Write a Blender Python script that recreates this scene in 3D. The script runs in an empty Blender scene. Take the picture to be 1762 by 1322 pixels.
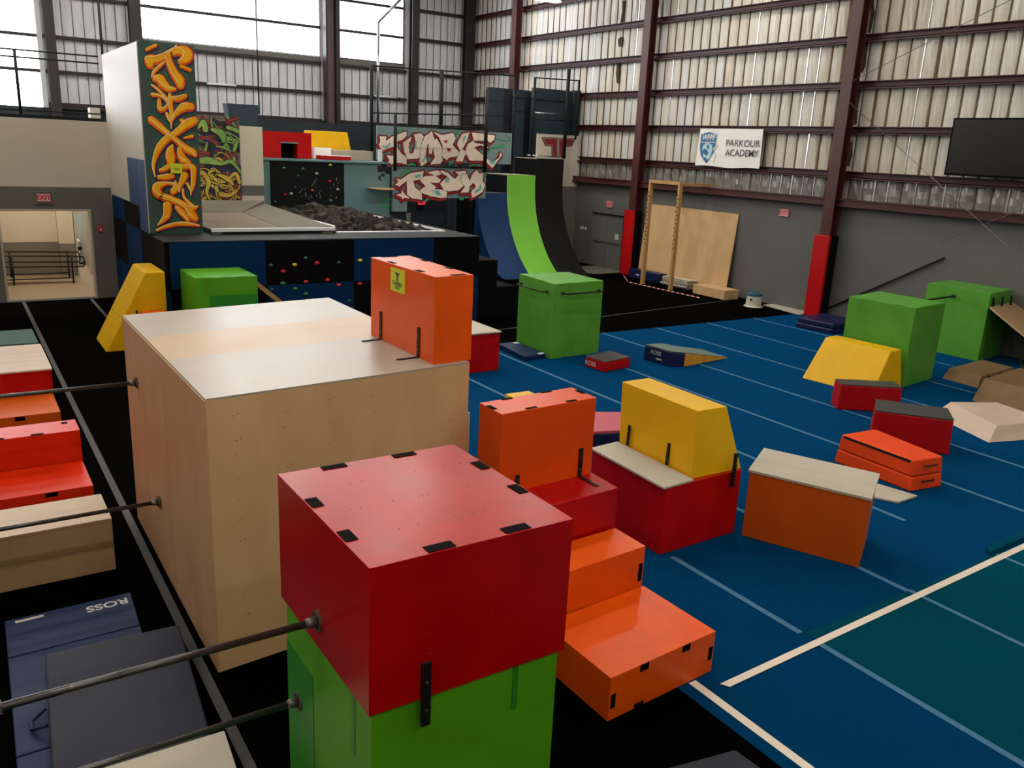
import bpy, math, random
from mathutils import Vector, Matrix, geometry
random.seed(7)
LAMP=120.0; SKY=5.0
scn=bpy.context.scene
COL=scn.collection
R=math.radians
# ---------------------------------------------------------------- materials
def mat(name,col,rough=.5,var=0.0,scale=4.0,bump=0.0,bscale=60.0,spec=.5,metal=0.0,col2=None,stretch=None,coat=0.0,detail=6,sheen=0.0):
    m=bpy.data.materials.new(name); m.use_nodes=True
    nt=m.node_tree; b=nt.nodes['Principled BSDF']
    b.inputs['Roughness'].default_value=rough; b.inputs['Metallic'].default_value=metal
    b.inputs['Specular IOR Level'].default_value=spec
    b.inputs['Coat Weight'].default_value=coat; b.inputs['Coat Roughness'].default_value=.25
    c=(*col,1)
    b.inputs['Base Color'].default_value=c
    tc=nt.nodes.new('ShaderNodeTexCoord'); mp=nt.nodes.new('ShaderNodeMapping')
    nt.links.new(tc.outputs['Object'],mp.inputs['Vector'])
    if stretch: mp.inputs['Scale'].default_value=stretch
    if var or col2:
        n=nt.nodes.new('ShaderNodeTexNoise'); n.inputs['Scale'].default_value=scale; n.inputs['Detail'].default_value=detail
        nt.links.new(mp.outputs[0],n.inputs['Vector'])
        r=nt.nodes.new('ShaderNodeValToRGB'); r.color_ramp.elements[0].position=.3; r.color_ramp.elements[1].position=.7
        c2=col2 if col2 else tuple(max(0,x*(1-var)) for x in col)
        r.color_ramp.elements[0].color=(*c2,1); r.color_ramp.elements[1].color=c
        nt.links.new(n.outputs['Fac'],r.inputs['Fac']); nt.links.new(r.outputs['Color'],b.inputs['Base Color'])
        mr=nt.nodes.new('ShaderNodeMapRange'); mr.inputs['To Min'].default_value=max(.02,rough-.08); mr.inputs['To Max'].default_value=min(1,rough+.08)
        nt.links.new(n.outputs['Fac'],mr.inputs['Value']); nt.links.new(mr.outputs[0],b.inputs['Roughness'])
    if sheen:
        b.inputs['Sheen Weight'].default_value=sheen; b.inputs['Sheen Roughness'].default_value=.5; b.inputs['Sheen Tint'].default_value=(*[min(1,x*3) for x in col],1)
    if bump:
        n2=nt.nodes.new('ShaderNodeTexNoise'); n2.inputs['Scale'].default_value=bscale; n2.inputs['Detail'].default_value=4
        nt.links.new(mp.outputs[0],n2.inputs['Vector'])
        bp=nt.nodes.new('ShaderNodeBump'); bp.inputs['Strength'].default_value=bump; bp.inputs['Distance'].default_value=.01
        nt.links.new(n2.outputs['Fac'],bp.inputs['Height']); nt.links.new(bp.outputs[0],b.inputs['Normal'])
    return m
def emis(name,col,st):
    m=bpy.data.materials.new(name); m.use_nodes=True; nt=m.node_tree
    for n in list(nt.nodes): nt.nodes.remove(n)
    e=nt.nodes.new('ShaderNodeEmission'); e.inputs[0].default_value=(*col,1); e.inputs[1].default_value=st
    o=nt.nodes.new('ShaderNodeOutputMaterial'); nt.links.new(e.outputs[0],o.inputs[0]); return m
PLY=dict(scale=3.0,stretch=(1,1,.35),bump=.05,bscale=120)
M={}
M['ply']=mat('plywood',(.66,.44,.23),.45,col2=(.57,.36,.175),spec=.35,**PLY)
M['ply_side']=mat('plywood_side',(.60,.37,.22),.5,col2=(.52,.30,.16),spec=.3,**PLY)
M['ply_block']=mat('plywood_block_brown',(.22,.135,.06),.55,col2=(.18,.105,.045),spec=.3,**PLY)
M['ply_light']=mat('plywood_light',(.44,.375,.30),.36,col2=(.37,.305,.235),scale=2.5,stretch=(1,.5,1))  # pale tone; on the big box top it stands for window glare
M['ply_tan']=mat('plywood_tan',(.55,.37,.19),.4,col2=(.50,.33,.17),scale=3)
M['ply_dim']=mat('plywood_brown',(.42,.28,.14),.55,col2=(.35,.22,.11),**PLY)
M['ply_pink']=mat('plywood_pale',(.62,.50,.40),.5,col2=(.55,.42,.32),scale=2.5)
M['wood']=mat('lumber',(.50,.29,.11),.5,col2=(.40,.22,.08),scale=5,stretch=(1,1,.2))
M['red']=mat('red_paint',(.50,.001,.002),.31,spec=.3,var=.25,scale=2.5)
M['red_foam']=mat('red_vinyl',(.46,.001,.004),.5,spec=.25,var=.2,scale=5,bump=.1,bscale=8)
M['orange']=mat('orange_paint',(.88,.105,.001),.34,spec=.3,var=.16,scale=2.5)
M['orange_red']=mat('red_orange_paint',(.80,.028,.001),.34,spec=.3,var=.16,scale=2.5)
M['orange_deep']=mat('deep_orange_paint',(.82,.078,.001),.34,spec=.3,var=.16,scale=2.5)
M['orange_brown']=mat('amber_paint',(.62,.10,.001),.5,spec=.3,var=.16,scale=2.5)
M['orange_foam']=mat('orange_vinyl',(.88,.070,.006),.45,spec=.3,var=.15,scale=5,bump=.15,bscale=7)
M['yellow']=mat('yellow_paint',(.80,.46,.001),.42,spec=.3,var=.1,scale=2.5)
M['green']=mat('green_paint',(.10,.40,.008),.42,spec=.3,var=.22,scale=2.2)
M['green_pale']=mat('pale_green_paint',(.105,.37,.035),.42,spec=.35,var=.22,scale=2.2)
M['green_dk']=mat('green_patch_paint',(.02,.27,.015),.4,var=.15,scale=3)
M['blackm']=mat('black_metal',(.008,.007,.007),.55,spec=.25)
M['patch']=mat('black_patch',(.006,.005,.005),.9,var=.4,scale=90,spec=.08)
M['white_mat']=mat('pale_foam',(.50,.46,.37),.6,var=.08,scale=3)
M['black_carpet']=mat('black_carpet',(.0011,.0010,.0009),.95,var=.3,scale=30,bump=.2,bscale=300,spec=.01)
M['blue_carpet']=mat('blue_carpet',(.000,.037,.110),.95,var=.16,scale=1.2,bump=.25,bscale=250,spec=.02,sheen=.6)
M['teal_carpet']=mat('teal_carpet',(.000,.048,.078),.95,var=.15,scale=1.4,bump=.25,bscale=250,spec=.02,sheen=.6)
M['velcro']=mat('pale_blue_strip',(.07,.19,.33),.95,var=.12,scale=20,spec=.1)
M['tape']=mat('white_tape',(.80,.72,.60),.6,var=.06,scale=6)
M['grey_tape']=mat('grey_tape',(.055,.056,.055),.7,var=.15,scale=8)
M['wall_grey']=mat('grey_wall_paint',(.12,.118,.112),.6,var=.1,scale=.6)
M['wall_grey2']=mat('dark_grey_wall_paint',(.13,.12,.105),.6,var=.1,scale=.6)
M['wall_pale']=mat('cream_wall_paint',(.56,.51,.42),.6,var=.06,scale=.5)
M['wall_white']=mat('off_white_paint',(.60,.55,.48),.5,var=.12,scale=.6)
M['beige']=mat('beige_paint',(.60,.58,.45),.6,var=.05,scale=.7)
M['navy']=mat('navy_paint',(.006,.014,.024),.7,var=.2,scale=1)
M['navy_lt']=mat('slate_navy_paint',(.014,.034,.052),.7,var=.12,scale=1)
M['bluegrey']=mat('blue_grey_paint',(.12,.22,.24),.6,var=.12,scale=1)
M['chalk']=mat('chalkboard_black',(.004,.006,.007),.8,spec=.2,var=.3,scale=2)
M['deep_blue']=mat('deep_blue_carpet',(.003,.030,.115),.9,var=.15,scale=2,spec=.1)
M['side_blue']=mat('side_blue_vinyl',(.002,.028,.10),.85,var=.15,scale=2,spec=.1)
M['tower_blue']=mat('tower_blue_paint',(.012,.055,.17),.7,var=.15,scale=2)
M['side_black']=mat('black_vinyl',(.003,.003,.0035),.85,spec=.1)
M['deck_top']=mat('charcoal_deck',(.012,.015,.019),.7,var=.15,scale=2,spec=.2)
M['steel_red']=mat('red_oxide_steel',(.075,.016,.013),.45,var=.35,scale=3,spec=.4)
M['steel_mauve_lit']=mat('mauve_lit_steel',(.13,.075,.085),.5,var=.25,scale=3,spec=.4)
M['steel_dk']=mat('dark_steel',(.020,.014,.018),.5,var=.25,scale=3,spec=.4)
M['pipe']=mat('grey_pipe',(.10,.10,.10),.3,metal=.7,var=.2,scale=12)
M['flange']=mat('galvanised_flange',(.22,.20,.18),.4,metal=.7,var=.2,scale=20)
M['black_steel']=mat('black_fence_steel',(.007,.010,.011),.65,spec=.2)
M['galv']=mat('bright_seam',(.55,.56,.58),.25,metal=.9)
M['seam_dk']=mat('dark_seam',(.11,.085,.065),.8)
M['seam_br']=mat('brown_seam',(.16,.09,.045),.8,var=.5,scale=5)
M['ramp_blue']=mat('blue_ramp_surface',(.006,.036,.125),.5,spec=.3,var=.2,scale=1.5)
M['ramp_green']=mat('green_ramp_surface',(.19,.56,.05),.45,var=.12,scale=1.5)
M['ramp_black']=mat('black_ramp_surface',(.006,.006,.006),.6,spec=.25,var=.3,scale=1.5)
M['mat_blue']=mat('blue_mat_vinyl',(.005,.020,.085),.55,spec=.25,var=.15,scale=3,bump=.2,bscale=5)
M['mat_grey']=mat('grey_blue_mat_vinyl',(.020,.023,.040),.6,spec=.25,var=.12,scale=2,bump=.1,bscale=5)
M['mat_navy']=mat('navy_mat_vinyl',(.004,.008,.060),.4,var=.15,scale=3)
M['teal_mat']=mat('teal_vinyl',(.045,.12,.12),.5,var=.12,scale=4)
M['wedge_green']=mat('sage_vinyl',(.11,.19,.16),.5,var=.1,scale=4)
M['wedge_yellow']=mat('amber_vinyl',(.75,.36,.03),.45,var=.1,scale=4)
M['pink']=mat('rose_vinyl',(.55,.09,.13),.45,var=.1,scale=3)
M['grey_cap']=mat('dark_rubber',(.045,.045,.042),.6,var=.2,scale=8)
M['pad_red']=mat('red_pad_vinyl',(.48,.002,.004),.4,spec=.3,var=.1,scale=2)
M['bucket']=mat('white_plastic',(.62,.60,.52),.4)
M['lid_blue']=mat('blue_plastic_lid',(.02,.09,.15),.4)
M['foam']=mat('charcoal_foam',(.052,.048,.042),.95,var=.45,scale=7,spec=.1)
M['foam2']=mat('brown_grey_foam',(.085,.070,.055),.95,var=.4,scale=7,spec=.1)
M['frame_white']=mat('white_edge',(.75,.77,.80),.4)
M['tramp']=mat('trampoline_bed',(.22,.185,.14),.9,var=.2,scale=1.5,spec=.1)
M['pad_tan']=mat('tan_pad',(.17,.155,.125),.85,spec=.1,var=.12,scale=2)
M['grey_rub']=mat('grey_rubber',(.13,.13,.11),.7,var=.15,scale=3)
M['white']=mat('white_paint',(.8,.8,.8),.5)
M['label_white']=mat('white_print',(.62,.62,.60),.6)
M['plate']=mat('pale_plate',(.55,.52,.47),.5)
M['banner']=mat('banner_cloth',(.80,.79,.76),.6,var=.06,scale=1.5,bump=.4,bscale=1.5)
M['logo_blue']=mat('logo_blue',(.015,.12,.27),.5); M['logo_teal']=mat('logo_pale_blue',(.40,.62,.68),.5)
M['ink']=mat('dark_ink',(.06,.07,.08),.6)
M['tv']=mat('tv_screen',(.002,.002,.0025),.25,spec=.4)
M['exit_w']=mat('exit_sign_face',(.72,.35,.35),.5); M['exit_r']=mat('exit_letter_red',(.6,.01,.04),.5)
M['exit_glow']=emis('exit_glow',(1,.04,.07),1.1)
M['mural_bg']=mat('mural_grey',(.17,.26,.27),.6,var=.2,scale=1.2)
M['cream']=mat('cream_spray',(.85,.72,.60),.5,var=.12,scale=2)
M['crimson']=mat('crimson_spray',(.36,.012,.020),.5,var=.2,scale=3)
M['maroon']=mat('maroon_outline',(.06,.012,.012),.5)
M['aqua']=mat('aqua_spray',(.14,.42,.42),.5)
M['lawn']=mat('bright_green_spray',(.02,.34,.11),.5)
M['tex_bg']=mat('dark_green_spray',(.012,.075,.055),.5,col2=(.040,.055,.055),scale=3)
M['tex_glow']=mat('emerald_line',(.01,.17,.07),.5)
M['tex_pur']=mat('plum_shadow_spray',(.035,.010,.045),.5)
M['tex_org']=mat('orange_spray',(.85,.17,.004),.5,col2=(.80,.045,.002),scale=5,spec=.2)
M['tex_yel']=mat('golden_spray',(.95,.52,.004),.5,col2=(.92,.33,.003),scale=5,spec=.2)
M['tex_hi']=mat('peach_highlight_spray',(.95,.66,.30),.5)
M['g2_bg']=mat('taupe_panel',(.15,.125,.10),.6,var=.2,scale=2)
M['lime']=mat('lime_spray',(.30,.46,.10),.5,col2=(.08,.28,.05),scale=6)
M['g2_yel']=mat('yellow_spray',(.62,.50,.06),.5,col2=(.5,.28,.03),scale=6)
M['g2_red']=mat('brick_spray',(.27,.035,.02),.5,col2=(.15,.02,.03),scale=5)
M['g2_navy']=mat('navy_spray',(.008,.025,.09),.5)
M['g2_blk']=mat('black_spray',(.010,.008,.010),.5)
M['sticker']=mat('yellow_sticker',(.62,.68,.01),.5)
M['logo_red']=mat('logo_dark_red',(.20,.010,.018),.5)
M['tan_floor']=mat('tan_floor',(.34,.25,.16),.35,var=.1,scale=1)
M['room_wall']=mat('room_cream_wall',(.60,.50,.36),.6,var=.05,scale=1)
M['room_grey']=mat('room_taupe_wall',(.17,.14,.11),.6,var=.05,scale=1)
M['room_door']=mat('room_door_paint',(.45,.40,.32),.5)
M['office']=mat('office_blue_wall',(.32,.58,.68),.6)
M['stone_white']=mat('lamp_housing',(.5,.5,.5),.5)
M['lamp']=emis('lamp_tube',(1,.925,.82),LAMP)
M['lamp_room']=emis('room_lamp_tube',(1,.90,.76),55.0)
M['sky_pane']=emis('daylight_pane',(.90,.95,1.0),SKY)
M['holdr']=mat('hold_red',(.55,.015,.02),.4);M['holdy']=mat('hold_yellow',(.55,.5,.02),.4);M['holdg']=mat('hold_green',(.02,.25,.06),.4);M['holdb']=mat('hold_teal',(.03,.14,.17),.4);M['holdw']=mat('hold_grey',(.35,.38,.37),.4)
M['ceil']=mat('ceiling_insulation',(.28,.28,.28),.8,var=.1,scale=1)
def insul(name,c1,c2):
    m=mat(name,c1,.38,col2=c2,scale=.9,bump=.9,bscale=3.0,stretch=(1,1,.6)); return m
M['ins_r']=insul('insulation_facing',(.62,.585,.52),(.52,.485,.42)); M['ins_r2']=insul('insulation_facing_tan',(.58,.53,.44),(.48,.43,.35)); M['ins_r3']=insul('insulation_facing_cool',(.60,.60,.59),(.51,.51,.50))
M['ins_b']=insul('insulation_facing_back',(.60,.62,.68),(.50,.52,.57))
M['tear']=mat('torn_backing_brown',(.075,.042,.020),.9,col2=(.02,.012,.008),scale=6)
M['foil']=mat('foil_insulation',(.30,.29,.27),.32,col2=(.20,.185,.165),scale=2.5,bump=1.0,bscale=6,metal=.25)
# ---------------------------------------------------------------- mesh builder
class MB:
    def __init__(s): s.v=[];s.f=[];s.m=[];s.ml=[]
    def _mi(s,m):
        if m not in s.ml: s.ml.append(m)
        return s.ml.index(m)
    def add(s,vs,fs,m):
        o=len(s.v); s.v+= [tuple(p) for p in vs]; k=s._mi(m)
        for f in fs: s.f.append([o+i for i in f]); s.m.append(k)
        return s
    def hexa(s,b,t,m):   # 4 bottom pts ccw, 4 top pts
        return s.add(list(b)+list(t),[(3,2,1,0),(4,5,6,7),(0,1,5,4),(1,2,6,5),(2,3,7,6),(3,0,4,7)],m)
    def box(s,x0,x1,y0,y1,z0,z1,m):
        return s.hexa([(x0,y0,z0),(x1,y0,z0),(x1,y1,z0),(x0,y1,z0)],[(x0,y0,z1),(x1,y0,z1),(x1,y1,z1),(x0,y1,z1)],m)
    def quadp(s,p,z0,z1,m,top=None):
        t=top or p
        return s.hexa([(*q,z0) for q in p],[(*q,z1) for q in t],m)
    def prism(s,poly,axis,a0,a1,m):  # poly 2D list extruded along axis
        n=len(poly)
        def P(q,a):
            return (a,q[0],q[1]) if axis=='x' else ((q[0],a,q[1]) if axis=='y' else (q[0],q[1],a))
        vs=[P(q,a0) for q in poly]+[P(q,a1) for q in poly]
        fs=[tuple(range(n))[::-1],tuple(range(n,2*n))]+[(i,(i+1)%n,n+(i+1)%n,n+i) for i in range(n)]
        return s.add(vs,fs,m)
    def cyl(s,p0,p1,r,m,n=12,r1=None):
        p0=Vector(p0);p1=Vector(p1);d=(p1-p0).normalized()
        u=d.orthogonal().normalized(); w=d.cross(u); r1=r if r1 is None else r1
        vs=[p0+(u*math.cos(2*math.pi*i/n)+w*math.sin(2*math.pi*i/n))*r for i in range(n)]+[p1+(u*math.cos(2*math.pi*i/n)+w*math.sin(2*math.pi*i/n))*r1 for i in range(n)]
        return s.add(vs,[tuple(range(n))[::-1],tuple(range(n,2*n))]+[(i,(i+1)%n,n+(i+1)%n,n+i) for i in range(n)],m)
    def tube(s,pts,r,m,n=8):
        for a,b in zip(pts,pts[1:]): s.cyl(a,b,r,m,n)
        return s
    def build(s,name,parent=None,bevel=0,smooth=False,local=False,kind=None,label=None):
        me=bpy.data.meshes.new(name); vs=s.v
        if parent is not None and not local:
            inv=wm(parent).inverted(); vs=[tuple(inv@Vector(p)) for p in vs]
        me.from_pydata(vs,[],s.f)
        for k in s.ml: me.materials.append(M[k])
        me.polygons.foreach_set('material_index',s.m)
        if smooth: me.polygons.foreach_set('use_smooth',[True]*len(s.f))
        me.update()
        import bmesh
        bm=bmesh.new(); bm.from_mesh(me); bmesh.ops.recalc_face_normals(bm,faces=bm.faces); bm.to_mesh(me); bm.free()
        o=bpy.data.objects.new(name,me); COL.objects.link(o)
        if parent is not None: o.parent=parent
        if bevel:
            b=o.modifiers.new('bevel','BEVEL'); b.width=bevel; b.segments=2; b.limit_method='ANGLE'; b.angle_limit=R(40)
        if kind: o['kind']=kind
        if label: o['label']=label
        return o
def wm(o):
    m=Matrix.Translation(o.location)@o.rotation_euler.to_matrix().to_4x4()
    return (wm(o.parent)@m) if o.parent else m
def thing(name,label,cat,loc=(0,0,0),rz=0,group=None):
    o=bpy.data.objects.new(name,None); COL.objects.link(o); o.empty_display_size=.1
    o.location=loc; o.rotation_euler=(0,0,rz); o['label']=label; o['category']=cat
    if group: o['group']=group
    return o
def tag(o,label,cat,group=None,kind=None):
    o['label']=label; o['category']=cat
    if group: o['group']=group
    if kind: o['kind']=kind
    return o
def dup(root,loc,rot=None,label=None,group=None,scale=None):
    r=root.copy(); COL.objects.link(r); r.location=loc
    if rot is not None: r.rotation_euler=rot
    if scale: r.scale=scale
    if label: r['label']=label
    if group: r['group']=group
    for ch in list(root.children):
        c=ch.copy(); COL.objects.link(c); c.parent=r
        for g in list(ch.children):
            d=g.copy(); COL.objects.link(d); d.parent=c
    return r
def struct(o): o['kind']='structure'; return o
# text as a mesh lying in a plane: origin o, x-dir ux, y-dir uy
def text(s,size,o,ux,uy,m,name,parent=None,align='CENTER',depth=.001,xs=1.0,shear=0,bold=0.0):
    cu=bpy.data.curves.new('t','FONT'); cu.body=s; cu.size=size; cu.align_x=align; cu.align_y='CENTER'; cu.extrude=depth; cu.shear=shear; cu.offset=bold
    to=bpy.data.objects.new('t',cu); COL.objects.link(to)
    bpy.context.view_layer.update()
    me=bpy.data.meshes.new_from_object(to.evaluated_get(bpy.context.evaluated_depsgraph_get()))
    bpy.data.objects.remove(to)
    ux=Vector(ux).normalized();uy=Vector(uy).normalized();un=ux.cross(uy)
    inv=wm(parent).inverted() if parent is not None else Matrix.Identity(4)
    for v in me.vertices:
        p=Vector(o)+ux*v.co.x*xs+uy*v.co.y+un*v.co.z; v.co=inv@p
    me.materials.clear(); me.materials.append(M[m]); me.update()
    ob=bpy.data.objects.new(name,me); COL.objects.link(ob)
    if parent is not None: ob.parent=parent
    return ob
# flat painted shapes on a plane y = const (facing -y): fat stroke of varying radius
def crom(pts,k=6):
    if len(pts)<3: 
        return [tuple(a+(b-a)*i/k for a,b in zip(pts[0],pts[1])) for i in range(k+1)]
    P=[pts[0]]+list(pts)+[pts[-1]]; out=[]
    for i in range(1,len(P)-2):
        for j in range(k):
            t=j/k; q=[]
            for c in range(len(pts[0])):
                a,b,d,e=P[i-1][c],P[i][c],P[i+1][c],P[i+2][c]
                q.append(.5*((2*b)+(-a+d)*t+(2*a-5*b+4*d-e)*t*t+(-a+3*b-3*d+e)*t**3))
            out.append(tuple(q))
    out.append(tuple(pts[-1])); return out
def fat(mb,pts,y,m,grow=0.0,mul=1.0,dx=0,dz=0,n=14,clip=None):
    cnt=[getattr(mb,'cnt',0)]
    def yy():
        cnt[0]+=1; mb.cnt=cnt[0]; return y-(cnt[0]%40)*5e-5
    c=[(p[0]+dx,p[1]+dz,max(.002,p[2]*mul+grow)) for p in crom(pts)]
    def cl(x,z):
        if clip: x=min(max(x,clip[0]),clip[1]); z=min(max(z,clip[2]),clip[3])
        return (x,z)
    def A3(q,yv): return [(a[0],yv,a[1]) for a in q]
    L=[];Rr=[]
    for i,p in enumerate(c):
        a=c[max(0,i-1)];b=c[min(len(c)-1,i+1)]
        dxx,dzz=b[0]-a[0],b[1]-a[1];l=math.hypot(dxx,dzz) or 1
        nx,nz=-dzz/l,dxx/l
        L.append(cl(p[0]+nx*p[2],p[1]+nz*p[2]));Rr.append(cl(p[0]-nx*p[2],p[1]-nz*p[2]))
    for i in range(len(c)-1): mb.add(A3([L[i],Rr[i],Rr[i+1],L[i+1]],yy()),[(0,1,2,3)],m)
    for e in (0,-1):
        p=c[e]; mb.add(A3([cl(p[0]+p[2]*math.cos(6.2832*k/n),p[1]+p[2]*math.sin(6.2832*k/n)) for k in range(n)],yy()),[tuple(range(n))],m)
    for p in c[2:-2:3]:
        mb.add(A3([cl(p[0]+p[2]*math.cos(6.2832*k/n),p[1]+p[2]*math.sin(6.2832*k/n)) for k in range(n)],yy()),[tuple(range(n))],m)
def polyf(mb,poly,y,m,dx=0,dz=0):
    vs=[Vector((p[0]+dx,p[1]+dz,0)) for p in poly]
    for t in geometry.tessellate_polygon([vs]):
        mb.add([(vs[i].x,y,vs[i].y) for i in t],[(0,1,2)],m)
def outl(mb,poly,y,m,w,dx=0,dz=0):
    n=len(poly)
    for i in range(n):
        a=poly[i];b=poly[(i+1)%n]
        fat(mb,[(a[0],a[1],w),(b[0],b[1],w)],y,m,dx=dx,dz=dz,n=8)
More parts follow.
